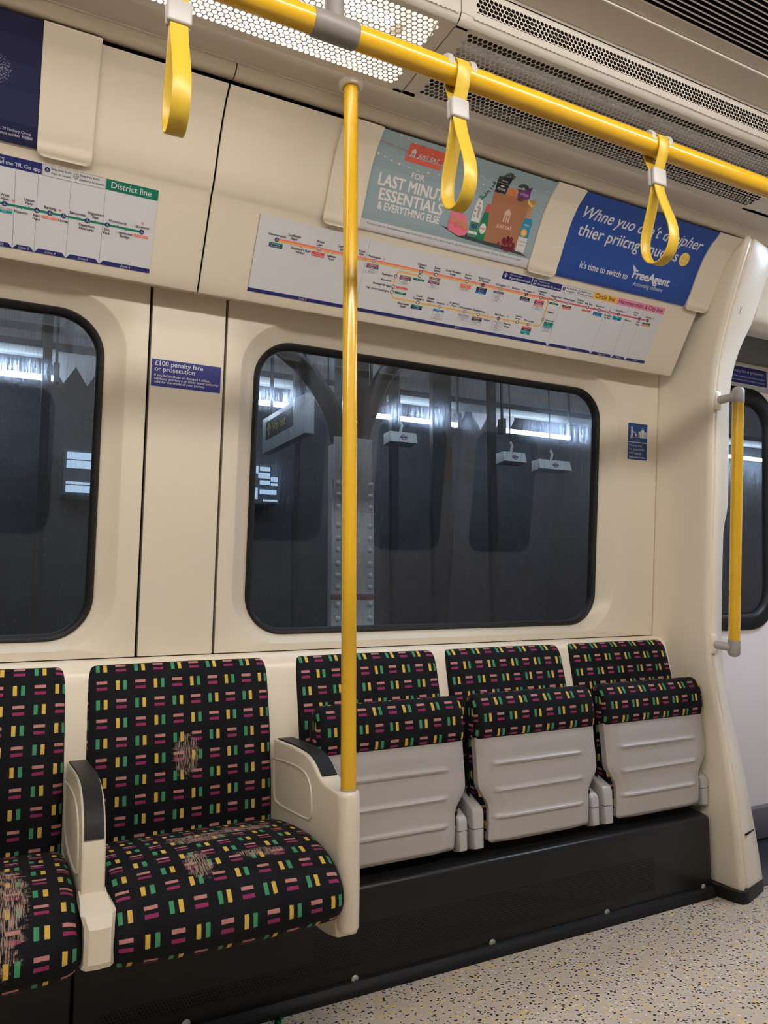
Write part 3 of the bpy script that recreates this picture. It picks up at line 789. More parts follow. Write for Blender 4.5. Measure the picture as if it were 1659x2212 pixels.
def flip_seat(x0, label):
    t = thing('folding_seat', label, 'seat', (x0 + 0.23, 1.92, 0.28), 'folded tip-up seats')
    cushion(MB(), BACKP, x0 - 0.011, x0 + 0.459, 0.022, 0.045, bulge=0.004, u0=0.03, v0=0.03).build('backrest', MOQ, t, smooth=60)
    # fabric wrapped over the raised edge of the tip-up cushion
    mb = MB(); P = FLIPP
    cushion(mb, P, x0 - 0.003, x0 + 0.457, 0.020, 0.020, u0=0.02, v0=0.012, cap=True)
    # sides of the cushion down to the hinge
    V = []; UV = []
    side = [(1.885, 0.62), (1.885, 0.47), (1.884, 0.40), (1.884, 0.33), (1.945, 0.33), (1.948, 0.5), (1.95, 0.66)]
    for xx in (x0 + 0.004, x0 + 0.45):
        V2 = [(xx + (0.0 if z > 0.45 else (0.03 if xx < x0 + 0.2 else -0.03)), y, z) for y, z in side]
        mb.add(V2, [tuple(range(7))], 0, [(y - 1.9, z) for y, z in side])
    mb.build('tip_up_cushion', MOQ, t, smooth=60)
    pan = pan_mesh(x0).build('seat_pan', GREYP, t, smooth=50)
    for k in range(4): MB().lathe([(0.004, 0), (0.004, -0.006), (0.0, -0.006)], (x0 + 0.08 + 0.1 * k, 1.895, 0.299), seg=8).build('bolt', STEEL, pan)
    for nm, a, c, zt, yf in (('hinge', x0 - 0.024, x0 + 0.015, 0.412, 1.866), ('hinge', x0 + 0.428, x0 + 0.461, 0.392, 1.870)):
        poly = [(yf, 0.293), (yf, zt - 0.022), (yf + 0.006, zt - 0.008), (yf + 0.02, zt), (1.96, zt + 0.03), (1.96, 0.30), (1.90, 0.283)]
        h = MB().prism(poly, a, c, 0.007, 3).build(nm, CREAM2 if nm == '' else GREYL, t, smooth=60)
        MB().box(a - 0.0004, c + 0.0004, yf - 0.0004, yf + 0.035, 0.3475, 0.3490).build('seam', INK, h)
        MB().lathe([(0.0075, 0.0), (0.0075, 0.003), (0.0, 0.003)], (a - 0.002, yf + 0.032, 0.350), 'x', 12).build('bolt', INK, h)
    return t
f0 = flip_seat(0.769, 'folded-up moquette tip-up seat directly behind the yellow pole')
dup(f0, 0.5, 'folded-up moquette tip-up seat in the middle of the three')
dup(f0, 1.0, 'folded-up moquette tip-up seat beside the draught screen')

# ---- black heater box along the floor
def heater_box():
    t = thing('heater_box', 'long black box under the seats with a perforated front', 'box', (0.5, 1.9, 0.0))
    b = MB()
    prof = [(1.8525, 0.022), (1.8525, 0.246), (1.8555, 0.256), (1.864, 0.261), (1.99, 0.280), (1.99, 0.022)]
    b.prism(prof, 0.1815, 2.207, 0.006, 2)
    b.build('right_casing', BOXM, t, smooth=50)
    MB().prism(prof, -1.5, 0.1795, 0.006, 2).build('left_casing', BOXM, t, smooth=50)
    for x in (0.0, 0.430, 0.863, 1.295, 1.729, 2.161):
        MB().lathe([(0.0105, 0.0), (0.0105, -0.002), (0.006, -0.0055), (0.0035, -0.0055), (0.003, -0.003), (0.0, -0.003)], (x, 1.852, 0.034), 'y', 16).build('screw', STEEL, t)
    return t
heater_box()
bb = MB().strip([(1.842, 0.0), (1.842, 0.012), (1.8445, 0.0135), (1.8445, 0.016), (1.848, 0.022), (1.86, 0.024)], -1.6, 2.20, 0.01, flip=-1).build('baseboard_back', RUBBER)
struct(bb, 'black ribbed skirting strip along the foot of the heater box', 'skirting')

# ---- armrest and end partition
def pad(mb, path, xc, wd, th=0.012):
    k = 8; sect = []
    for i in range(2 * k + 1):
        a = -wd / 2 + wd * i / (2 * k); sect.append((a, th * (1.0 if i % 2 == 0 else 0.72) - (th * 0.5 if i in (0, 2 * k) else 0)))
    sect += [(wd / 2, -0.004), (-wd / 2, -0.004)]
    mb.sweep([(xc, y, z) for y, z in path], sect)
    return mb
def recess(mb, loop, x, dep=0.0, flip=1):
    """embossed line of a shallow recess on a side face."""
    P = smoothp(loop + [loop[0]], 2)[:-1]; n = len(P)
    cy = sum(p[0] for p in P) / n; cz = sum(p[1] for p in P) / n
    V = []
    for s, d in ((1.0, -0.0004), (0.985, -0.0032), (0.965, -0.0034), (0.93, -0.0004)):
        V += [(x + d, cy + (p[0] - cy) * s, cz + (p[1] - cz) * s) for p in P]
    F = [(r * n + k, r * n + (k + 1) % n, (r + 1) * n + (k + 1) % n, (r + 1) * n + k) for r in range(3) for k in range(n)]
    return mb.add(V, F)
def partition():
    t = thing('seat_end_panel', 'white seat end panel with black pad holding the foot of the yellow pole', 'armrest', (0.705, 1.75, 0.26))
    top = [(1.988, 0.634), (1.90, 0.639), (1.82, 0.642), (1.75, 0.641), (1.715, 0.634), (1.685, 0.620), (1.665, 0.606), (1.648, 0.600), (1.620, 0.597)]
    top = smoothp(top, 1)
    bot = smoothp([(1.556, 0.290), (1.60, 0.277), (1.66, 0.268), (1.74, 0.263), (1.985, 0.262)], 1)
    poly = top + [(1.545, 0.596)] + bot
    b = MB()
    b.prism(poly, 0.680, 0.733, 0.007, 3)
    # rounded nose that carries the pole
    nose = [(0.0, 0.302), (0.012, 0.299), (0.020, 0.303), (0.0245, 0.312), (0.0255, 0.40), (0.0255, 0.585), (0.0225, 0.596), (0.018, 0.599), (0.0, 0.599)]
    b.lathe(nose, (0.7055, 1.550, 0.0), 'z', 32)
    b.build('panel', CREAM2, t, smooth=45)
    r = MB(); recess(r, [(1.982, 0.586), (1.88, 0.598), (1.78, 0.603), (1.735, 0.598), (1.705, 0.578), (1.697, 0.540), (1.698, 0.495), (1.76, 0.487), (1.95, 0.472), (1.982, 0.484)], 0.680)
    r.build('recess_line', CREAM2, t, smooth=50)
    pp = [p for p in top if p[0] > 1.655]
    pad(MB(), [(1.975, 0.6335)] + pp[1:], 0.7075, 0.038).build('pad', RUBBER, t, smooth=25)
partition()
def armrest():
    t = thing('armrest', 'white armrest with ribbed black pad between the two fixed seats', 'armrest', (0.182, 1.75, 0.34))
    top = smoothp([(1.985, 0.628), (1.90, 0.636), (1.80, 0.646), (1.71, 0.651), (1.645, 0.642), (1.600, 0.612), (1.578, 0.575), (1.570, 0.53), (1.568, 0.46)], 1)
    poly = top + [(1.568, 0.44), (1.985, 0.42)]
    MB().prism(poly, 0.1605, 0.2045, 0.006, 3).build('arm', CREAM2, t, smooth=45)
    r = MB(); recess(r, [(1.97, 0.588), (1.86, 0.602), (1.74, 0.610), (1.67, 0.602), (1.635, 0.575), (1.618, 0.53), (1.612, 0.47), (1.97, 0.46)], 0.1605)
    r.build('recess_line', CREAM2, t, smooth=50)
    pp = [p for p in top if p[1] > 0.552]
    pad(MB(), [(1.97, 0.6275)] + pp[1:], 0.1825, 0.036).build('pad', RUBBER, t, smooth=25)
    b = MB()
    V = []
    for (y, z, x0, x1) in ((1.575, 0.470, 0.162, 0.203), (1.530, 0.464, 0.162, 0.204), (1.502, 0.452, 0.160, 0.214), (1.4855, 0.434, 0.166, 0.210), (1.484, 0.375, 0.166, 0.210), (1.490, 0.364, 0.163, 0.211), (1.53, 0.355, 0.162, 0.212), (1.60, 0.355, 0.162, 0.204)):
        V += [(x0 - 0.004, y + 0.012, z), (x0 + 0.003, y + 0.002, z), ((x0 + x1) / 2, y - 0.002, z), (x1 - 0.003, y + 0.002, z), (x1 + 0.004, y + 0.012, z), (x1 + 0.004, 1.60, min(z, 0.46)), (x0 - 0.004, 1.60, min(z, 0.46))]
    n = 7; F = [(i * n + k, i * n + (k + 1) % n, (i + 1) * n + (k + 1) % n, (i + 1) * n + k) for i in range(7) for k in range(n)] + [tuple(range(n)), tuple(7 * n + k for k in range(n))]
    b.add(V, F).build('front_block', CREAM2, t, smooth=25)
armrest()

# ================================================================== POLES, RAIL, STRAPS
def pole():
    t = thing('grab_pole', 'upright yellow grab pole from the seat end panel to the ceiling', 'pole', (0.7055, 1.55, 0.6))
    MB().tube([(0.7055, 1.55, 0.596), (0.7055, 1.55, 2.150)], 0.0172, 28).build('lower_tube', YELLOW, t)
    MB().lathe([(0.0, 2.262), (0.0176, 2.262), (0.0176, 2.163), (0.0172, 2.150), (0.0172, 2.146), (0.0, 2.146)], (0.7055, 1.55, 0), 'z', 28).build('upper_sleeve', YELLOW, t)
    MB().lathe([(0.030, 2.2635), (0.030, 2.256), (0.027, 2.252), (0.022, 2.251), (0.020, 2.254), (0.0, 2.254)], (0.7055, 1.55, 0), 'z', 32).build('ceiling_flange', TRIMW, t)
    MB().lathe([(0.0185, 0.5985), (0.0185, 0.601), (0.017, 0.602), (0.0, 0.602)], (0.7055, 1.55, 0), 'z', 28).build('base_ring', GREYB, t)
pole()
RY, RZ = 1.05, 1.957
def rail():
    t = thing('overhead_handrail', 'yellow overhead handrail with three strap handles hanging from it', 'rail', (1.0, RY, RZ))
    MB().tube([(-1.6, RY, RZ), (4.2, RY, RZ)], 0.0200, 28).build('bar', YELLOW, t)
    MB().lathe([(0.0205, 0.408), (0.0222, 0.411), (0.0222, 0.484), (0.0205, 0.487), (0.0, 0.487)], (0, RY, RZ), 'x', 28).tube([(0.4475, RY, RZ), (0.4475, RY, 2.354)], 0.0165, 20).build('hanger', plain('hanger_grey', (0.20, 0.18, 0.17), 0.45, var=0.01), t)
rail()
def strap(x, label):
    t = thing('hanging_strap', label, 'strap', (x, RY, RZ), 'yellow hanging straps on the rail')
    P = [(-0.003, -0.058), (-0.010, -0.042), (-0.0205, -0.018)]
    P += [(0.0225 * math.cos(PI - PI * k / 10), 0.0225 * math.sin(PI * k / 10)) for k in range(11)]
    P += [(0.0205, -0.018), (0.010, -0.042), (0.003, -0.058), (0.003, -0.078), (0.008, -0.105), (0.020, -0.140), (0.031, -0.168), (0.038, -0.195), (0.0365, -0.220), (0.025, -0.241), (0.009, -0.2505), (0.0, -0.2515)]
    low = [(0.003, -0.078), (0.008, -0.105), (0.020, -0.140), (0.031, -0.168), (0.038, -0.195), (0.0365, -0.220), (0.025, -0.241), (0.009, -0.2505)]
    P += [(-a, c) for a, c in low[::-1]]
    for _ in range(1):
        Q = []
        for i in range(len(P)):
            a, c = P[i], P[(i + 1) % len(P)]
            Q += [(a[0] * .75 + c[0] * .25, a[1] * .75 + c[1] * .25), (a[0] * .25 + c[0] * .75, a[1] * .25 + c[1] * .75)]
        P = Q
    h = 0.0135; e = 0.0019
    sect = [(-h, -e * .5), (-h + 0.001, -e), (h - 0.001, -e), (h, -e * .5), (h, e * .5), (h - 0.001, e), (-h + 0.001, e), (-h, e * .5)]
    MB().sweep([(x, RY + a, RZ + c) for a, c in P], sect, closed=True).build('strap_loop', STRAPY, t, smooth=45)
    b = MB()
    b.box(x - 0.0185, x + 0.0185, RY - 0.0105, RY - 0.0004, RZ - 0.087, RZ - 0.050, 0.004, 3)
    b.box(x - 0.0185, x + 0.0185, RY + 0.0004, RY + 0.0105, RZ - 0.087, RZ - 0.050, 0.004, 3)
    b.build('buckle', GREYL, t, smooth=60)
    for sg in (-1, 1):
        MB().lathe([(0.0, -0.006 + sg * 0.024), (0.0195, -0.006 + sg * 0.024), (0.0212, -0.003 + sg * 0.024), (0.0212, 0.004 + sg * 0.024), (0.018, 0.008 + sg * 0.024), (0.0, 0.008 + sg * 0.024)], (x, RY, RZ + 0.007), 'x', 24).build('stopper', GREYL, t)
    return t
s0 = strap(0.198, 'yellow hanging strap nearest the left picture edge, hung before the blank cove panel')
dup(s0, 0.489, 'yellow hanging strap in front of the pale blue grocery advert')
dup(s0, 0.978, 'yellow hanging strap in front of the dark royal blue advert')

# ================================================================== PRINTED THINGS
_mats = {}
def ink(c, rough=0.45):
    k = tuple(round(q, 3) for q in c)
    if k not in _mats: _mats[k] = plain('print_%d' % len(_mats), k, rough, var=0.0, spec=0.35)
    return _mats[k]
_txt = {}
def glyphs(s, shear=0.0, bold=0.0, sp=1.0, lsp=1.0, align='LEFT'):
    key = (s, shear, bold, sp, align, lsp)
    if key not in _txt:
        c = bpy.data.curves.new('t', 'FONT'); c.body = s; c.size = 1.0; c.shear = shear; c.offset = 0.0
        c.resolution_u = 3; c.align_x = align; c.space_character = sp; c.space_line = lsp; c.fill_mode = 'FRONT'
        o = bpy.data.objects.new('t', c); COL.objects.link(o)
        dg = bpy.context.evaluated_depsgraph_get(); me = bpy.data.meshes.new_from_object(o.evaluated_get(dg))
        V = [(v.co.x, v.co.y) for v in me.vertices]; F = [tuple(p.vertices) for p in me.polygons]
        bpy.data.objects.remove(o); bpy.data.curves.remove(c); bpy.data.meshes.remove(me)
        _txt[key] = (V, F)
    return _txt[key]
class Sheet:
    """flat print laid out in (u, v) and bent onto a surface by fn(u, v, h)."""
    def __init__(s, fn, step=0.0002): s.fn = fn; s.mats = []; s.mb = MB(); s.step = step
    def mi(s, c):
        mt = c if isinstance(c, bpy.types.Material) else ink(c)
        if mt not in s.mats: s.mats.append(mt)
        return s.mats.index(mt)
    def raw(s, V, F, c, l): s.mb.add([s.fn(u, v, s.step * l) for u, v in V], F, s.mi(c)); return s
    def base(s, u0, v0, u1, v1, c, nv=14, th=0.0008):
        V = []; 
        for h in (0.0, -th * 0 - 0.0006):
            for i in range(nv + 1):
                v = v0 + (v1 - v0) * i / nv; V += [s.fn(u0, v, h), s.fn(u1, v, h)]
        m = 2 * (nv + 1)
        F = [(2 * i, 2 * i + 1, 2 * i + 3, 2 * i + 2) for i in range(nv)]
        F += [(2 * i, 2 * i + 2, m + 2 * i + 2, m + 2 * i) for i in range(nv)] + [(2 * i + 1, 2 * i + 3, m + 2 * i + 3, m + 2 * i + 1) for i in range(nv)]
        F += [(0, 1, m + 1, m), (2 * nv, 2 * nv + 1, m + 2 * nv + 1, m + 2 * nv)]
        s.mb.add(V, F, s.mi(c)); return s
    def rect(s, u0, v0, u1, v1, c, l=1, nv=1): return s.poly([(u0, v0), (u1, v0), (u1, v1), (u0, v1)], c, l)
    def poly(s, P, c, l=1):
        a, b_ = min(p[1] for p in P), max(p[1] for p in P)
        if b_ - a < 0.012: return s.raw(P, [tuple(range(len(P)))], c, l)
        b = bmesh.new(); b.faces.new([b.verts.new((p[0], p[1], 0)) for p in P])
        n = int((b_ - a) / 0.008) + 1
        for k in range(1, n):
            bmesh.ops.bisect_plane(b, geom=b.verts[:] + b.edges[:] + b.faces[:], plane_co=(0, a + (b_ - a) * k / n, 0), plane_no=(0, 1, 0))
        for i, v in enumerate(b.verts): v.index = i
        V = [(v.co.x, v.co.y) for v in b.verts]; F = [tuple(v.index for v in f.verts) for f in b.faces]; b.free()
        return s.raw(V, F, c, l)
    def disc(s, u, v, r, c, l=1, n=20, rv=None):
        return s.poly([(u + r * math.cos(2 * PI * k / n), v + (rv or r) * math.sin(2 * PI * k / n)) for k in range(n)], c, l)
    def line(s, P, wd, c, l=1):
        for a, b in zip(P[:-1], P[1:]):
            L = math.hypot(b[0] - a[0], b[1] - a[1]); nx, ny = -(b[1] - a[1]) / L * wd / 2, (b[0] - a[0]) / L * wd / 2
            s.raw([(a[0] + nx, a[1] + ny), (a[0] - nx, a[1] - ny), (b[0] - nx, b[1] - ny), (b[0] + nx, b[1] + ny)], [(0, 1, 2, 3)], c, l)
        return s
    def text(s, t, u, v, c, size=None, width=None, align='L', l=2, shear=0.0, bold=0.0, tall=1.0, sp=1.0):
        V, F = glyphs(t, shear, 0.0, sp)
        if not V: return s
        x0 = min(p[0] for p in V); x1 = max(p[0] for p in V)
        sc = size if width is None else width / (x1 - x0)
        off = -x0 if align == 'L' else (-(x0 + x1) / 2 if align == 'C' else -x1)
        sv = (size if (size and width) else sc) * tall
        for q_, (du, dv) in enumerate(((0, 0),) if bold <= 0 else ((-bold, -bold * .6), (bold, -bold * .6), (-bold, bold * .6), (bold, bold * .6))):
            s.raw([(u + (p[0] + off + du) * sc, v + (p[1] + dv) * sv) for p in V], F, c, l + q_ * 0.3)
        return s
    def build(s, name, label, cat, group=None):
        o = s.mb.build(name, s.mats, smooth=0); return tag(o, label, cat, group)
def on_cove(h0):
    def fn(u, v, h): y, z = cove_pt(v, h0 + h); return (u, y, z)
    return fn
def on_wall(u, s_, h):
    z = 0.86 + s_ / math.hypot(1, 0.083); return (u, wall_y(z) - 0.0009 - h, z)
NAVY = (0.012, 0.018, 0.13); WHT = (0.56, 0.56, 0.59); BLK = (0.02, 0.02, 0.03); RED = (0.62, 0.07, 0.06)
PINK = (0.72, 0.16, 0.20); GOLD = (0.74, 0.40, 0.07); GREEN = (0.0, 0.13, 0.075); TEAL = (0.0, 0.2, 0.25); LINE = (0.10, 0.10, 0.12)
BOXC = {'G': (0.0, 0.15, 0.08), 'B': (0.012, 0.02, 0.12), 'R': RED, 'O': (0.75, 0.17, 0.10), 'N': (0.30, 0.11, 0.05), 'P': (0.10, 0.05, 0.18), 'K': BLK, 'M': (0.22, 0.02, 0.10), 'L': (0.0, 0.24, 0.28), 'S': (0.32, 0.32, 0.33), 'V': (0.0, 0.14, 0.36), 'W': WHT}

def wheel(S, x, s, dark):
    if dark: S.disc(x, s, 0.0058, NAVY, 5); fg = WHT
    else: S.disc(x, s, 0.0058, BLK, 5); S.disc(x, s, 0.0047, WHT, 6); fg = BLK
    S.disc(x + 0.0003, s + 0.0034, 0.0009, fg, 7, 8)
    S.line([(x, s + 0.0025), (x + 0.0002, s), (x + 0.0022, s), (x + 0.0032, s - 0.0026)], 0.0008, fg, 7)
    S.line([(x - 0.0004, s + 0.001), (x - 0.0019, s - 0.0004), (x - 0.0017, s - 0.0024), (x, s - 0.0031), (x + 0.0014, s - 0.0020)], 0.0007, fg, 7)
def ring(S, x, s, r=0.0054): S.disc(x, s, r, BLK, 5); S.disc(x, s, r * 0.66, WHT, 6)
def rail_mark(S, x, s):
    for d in (-0.0011, 0.0011): S.line([(x - 0.0035, s + d), (x + 0.0035, s + d)], 0.0007, RED, 4)
    S.line([(x - 0.0022, s + 0.0024), (x + 0.001, s + 0.0011), (x - 0.001, s - 0.0011), (x + 0.0022, s - 0.0024)], 0.0007, RED, 4)
def boxes(S, x, top, items, wd=0.038, hh=0.0062):
    n = len(items)
    for k, (c, tx) in enumerate(items):
        a = top - hh * (k + 1)
        S.rect(x - wd / 2, a, x + wd / 2, a + hh, BOXC[c], 3)
        if c == 'W':
            S.line([(x - wd / 2, a), (x + wd / 2, a), (x + wd / 2, a + hh), (x - wd / 2, a + hh), (x - wd / 2, a)], 0.0004, LINE, 4)
        S.text(tx, x, a + hh * 0.26, BLK if c == 'W' else WHT, size=0.0052, align='C', l=4)
def names(S, x, s, txt, up, size=0.0088):
    L = txt.split('|')
    for k, t in enumerate(L):
        v = s + 0.0085 + (len(L) - 1 - k) * size * 0.92 if up else s - 0.0085 - size * 0.68 - k * size * 0.92
        S.text(t, x, v, BLK, size=size, align='C', l=4, bold=0.012)
def bands(S, s0, hh, cuts, labels, x0, x1):
    for (a, c, t, tx) in labels:
        la = 0.0 if abs(a - x0) < 1e-4 else 0.009; lc = 0.0 if abs(c - x1) < 1e-4 else 0.009
        S.poly([(a, s0), (c, s0), (c - lc, s0 + hh), (a + la, s0 + hh)], NAVY, 2)
        S.text(t, tx, s0 + hh * 0.24, WHT, size=0.0082, align='C', l=3, shear=0.1)

def map_hc():
    S = Sheet(on_cove(0.0012)); x0, x1, s0, s1 = 0.5645, 2.044, 0.0225, 0.2235
    S.base(x0, s0, x1, s1, WHT, 8)
    S.line([(x0, s0), (x0, s1)], 0.0008, LINE, 2)
    bands(S, s0, 0.0095, None, [(x0, 0.886, 'Zone 2', 0.723), (0.886, 1.598, 'Zone 1', 1.241), (1.598, 1.787, 'Zone 2', 1.69), (1.787, 1.884, 'Zones 2/3', 1.838), (1.884, 1.949, 'Zone 3', 1.917), (1.949, x1, 'Zone 4', 1.997)], x0, x1)
    for x in (0.886, 1.598, 1.787, 1.884, 1.949):
        S.line([(x, s0 + 0.003), (x, 0.198 if x > 1.2 else 0.2225)], 0.0006, LINE, 2)
    m = 0.1685; w_ = 0.0042
    S.rect(0.62, m, 1.987, m + w_, PINK, 3); S.rect(0.62, m - w_, 1.535, m, GOLD, 3)
    S.rect(1.53, m - 0.001, 1.987, m + w_, PINK, 3)
    # circle branch
    def arc(cx, cy, r, a0, a1): return [(cx + r * math.cos(math.radians(a0 + (a1 - a0) * k / 8)), cy + r * math.sin(math.radians(a0 + (a1 - a0) * k / 8))) for k in range(9)]
    S.line([(1.066, 0.156)] + arc(1.005, 0.141, 0.015, 90, 180) + arc(1.005, 0.094, 0.015, 180, 270) + [(1.515, 0.079)] + arc(1.532, 0.094, 0.015, 270, 360) + arc(1.532, 0.1535, 0.015, 0, 90) + [(1.51, 0.1685)], 0.0042, GOLD, 3)
    up, dn = True, False
    ST = [('Hammersmith', .620, m, up, 'd', [('G', 'District line'), ('B', 'Piccadilly line')]), ('Goldhawk|Road', .667, m, up, 't', []), ("Shepherd's Bush|Market", .691, m, dn, 't', []),
          ('Wood|Lane', .742, m, up, 'w', [('R', 'Central'), ('R', 'White City 200m')]), ('Latimer|Road', .783, m, dn, 't', []), ('Ladbroke|Grove', .813, m, up, 't', []), ('Royal|Oak', .869, m, up, 't', []),
          ('Paddington', .911, m, up, 'w', [('N', 'Bakerloo'), ('P', 'Elizabeth line'), ('W', 'Trains to'), ('W', 'Heathrow')]), ('Edgware|Road', 1.066, m, up, 'e', []), ('Baker|Street', 1.118, m, up, 'o', [('N', 'Bakerloo'), ('S', 'Jubilee'), ('M', 'Metropolitan'), ('W', 'Marylebone'), ('W', '400m')]),
          ('Great Portland|Street', 1.173, m, up, 't', []), ('Euston|Square', 1.228, m, up, 'o', [('O', 'Overground'), ('O', 'Lioness line'), ('W', 'Euston 300m')]), ("King's Cross|St. Pancras", 1.287, m, up, 'd', [('K', 'Northern'), ('B', 'Piccadilly'), ('V', 'Victoria')]),
          ('Farringdon', 1.351, m, up, 'w', [('P', 'Elizabeth line'), ('W', 'Trains to'), ('W', 'Gatwick'), ('W', 'Trains to'), ('W', 'Luton')]), ('Barbican', 1.409, m, up, 't', []), ('Moorgate', 1.454, m, up, 'd', [('K', 'Northern'), ('P', 'Elizabeth line')]),
          ('Liverpool|Street', 1.512, m, up, 'o', [('R', 'Central'), ('P', 'Elizabeth line'), ('O', 'Overground'), ('W', 'Trains to'), ('W', 'Stansted')]), ('Aldgate East', 1.570, m + .002, up, 'o', [('G', 'District')]), ('Whitechapel', 1.624, m + .002, up, 'w', [('K', 'Elizabeth line'), ('O', 'Overground')]),
          ('Stepney|Green', 1.671, m, up, 't', []), ('Mile End', 1.708, m + .002, up, 'o', [('R', 'Central')]), ('Bow Road', 1.759, m + .002, up, 'o', [('V', 'DLR'), ('V', 'Bow Church')]), ('Bromley-|by-Bow', 1.806, m + .002, dn, 'w', []),
          ('West Ham', 1.847, m + .002, up, 'd', [('L', 'Jubilee'), ('V', 'DLR')]), ('Plaistow', 1.897, m, dn, 't', []), ('Upton|Park', 1.921, m, up, 't', []), ('East|Ham', 1.945, m + .002, dn, 'd', []), ('Barking', 1.984, m + .002, up, 'd', [('G', 'District'), ('O', 'Overground')]),
          ('South|Kensington', 1.082, .079, up, 'o', [('G', 'District'), ('B', 'Piccadilly')]), ('Gloucester|Road', 1.036, .079, dn, 't', []), ('Sloane|Square', 1.122, .079, up, 't', []), ('Victoria', 1.159, .079, up, 'w', [('V', 'Victoria'), ('W', 'Trains to'), ('W', 'Gatwick'), ('W', 'Victoria'), ('W', 'Coach Station')]),
          ("St. James's|Park", 1.207, .079, up, 't', []), ('Westminster', 1.25, .079, up, 'w', [('S', 'Jubilee'), ('W', 'Westminster'), ('W', 'Pier')]), ('Embankment', 1.301, .079, up, 'o', [('N', 'Bakerloo'), ('K', 'Northern'), ('W', 'Embankment'), ('W', 'Pier')]), ('Temple', 1.338, .079, dn, 't', []),
          ('Blackfriars', 1.379, .079, up, 'd', [('W', 'Blackfriars'), ('W', 'Pier'), ('W', 'Trains to'), ('W', 'Gatwick'), ('W', 'Luton')]), ('Mansion|House', 1.418, .079, dn, 't', []), ('Cannon|Street', 1.452, .079, up, 'o', []), ('Monument', 1.496, .079, up, 'o', [('R', 'Central'), ('K', 'Northern'), ('L', 'Waterloo & City'), ('L', 'DLR')])]
    for (t, x, s, u, k, bx) in ST:
        names(S, x, s, t, u)
        if k == 't': S.rect(x - 0.0011, s if u else s - 0.0072, x + 0.0011, s + 0.0072 if u else s, PINK if s > 0.1 else GOLD, 4)
        elif k == 'o': ring(S, x, s)
        elif k == 'e': S.line([(x, 0.167), (x, 0.156)], 0.005, BLK, 4); ring(S, x, 0.167); ring(S, x, 0.156); boxes(S, x, 0.147, [('G', 'District')])
        else: wheel(S, x, s, k == 'd')
        if bx: boxes(S, x, s - 0.0085, bx)
        if t in ('Paddington', 'Farringdon', 'Moorgate', 'West Ham', 'Barking', 'Victoria', 'Blackfriars'): rail_mark(S, x + 0.0045 * (len(t) * 0.5 + 1.5), s + 0.0112)
    for (t, s, k) in (('Paddington', .140, 'o'), ('Bayswater', .1245, 't'), ('Notting Hill Gate', .110, 'o'), ('High Street Kensington', .095, 'o')):
        S.text(t, .981, s - .003, BLK, size=0.0082, align='R', l=4, bold=0.012)
        if k == 'o': ring(S, .990, s)
        else: S.rect(.983, s - .001, .990, s + .001, GOLD, 4)
    boxes(S, 1.022, .147, [('N', 'Bakerloo'), ('P', 'Elizabeth line'), ('W', 'Trains to'), ('W', 'Heathrow')]); boxes(S, 1.018, .1135, [('R', 'Central')]); boxes(S, 1.018, .0985, [('G', 'District')])
    wheel(S, 1.547, .103, False); S.text('Tower Hill', 1.556, .101, BLK, size=0.0082, l=4, bold=.012); boxes(S, 1.575, .098, [('G', 'District'), ('L', 'DLR'), ('L', 'Tower Gateway'), ('W', 'Tower Pier'), ('W', 'Fenchurch')])
    S.text('Aldgate', 1.556, .128, BLK, size=0.0082, l=4, bold=.012); S.rect(1.548, .130, 1.554, .132, GOLD, 4)
    # header boxes
    S.rect(1.346, .200, 1.459, .2225, NAVY, 2); S.rect(1.4615, .200, 1.579, .2225, NAVY, 2)
    S.text('Check your travel', 1.372, .2145, WHT, size=.0062, l=3); S.text('tfl.gov.uk/travel-tools', 1.372, .2045, WHT, width=.083, l=3, bold=.012)
    S.text('Plan your journey', 1.484, .2145, WHT, size=.0062, l=3); S.text('Download the TfL Go app', 1.484, .2045, WHT, width=.090, l=3, bold=.012)
    S.disc(1.358, .213, .005, WHT, 3); S.disc(1.358, .213, .002, NAVY, 4); S.poly([(1.3538, .2105), (1.3622, .2105), (1.358, .2035)], WHT, 3)
    S.rect(1.468, .206, 1.476, .2185, WHT, 3); S.rect(1.4695, .2085, 1.4745, .2165, NAVY, 4); S.line([(1.464, .203), (1.479, .207)], .0015, WHT, 4)
    S.rect(1.580, .200, 1.713, .2225, WHT, 2); S.line([(1.580, .200), (1.713, .200), (1.713, .2225), (1.580, .2225), (1.580, .200)], .0006, LINE, 3)
    wheel(S, 1.590, .2115, True); wheel(S, 1.652, .2115, False)
    for x, a, c in ((1.599, 'Step-free from', 'train to street'), (1.661, 'Step-free from', 'platform to street')):
        S.text(a, x, .2135, BLK, size=.0072, l=3, bold=.012); S.text(c, x, .2045, BLK, size=.0072, l=3, bold=.012)
    S.rect(1.715, .201, 1.8225, .2235, GOLD, 2); S.text('Circle line', 1.768, .2065, BLK, width=.088, align='C', l=3, bold=.008)
    S.rect(1.8225, .201, x1, .2235, (0.70, 0.23, 0.36), 2); S.text('Hammersmith & City line', 1.932, .2065, BLK, width=.205, align='C', l=3, bold=.008)
    S.build('line_map', 'white line map with pink and yellow route lines above the right window', 'map', 'train line maps')
map_hc()
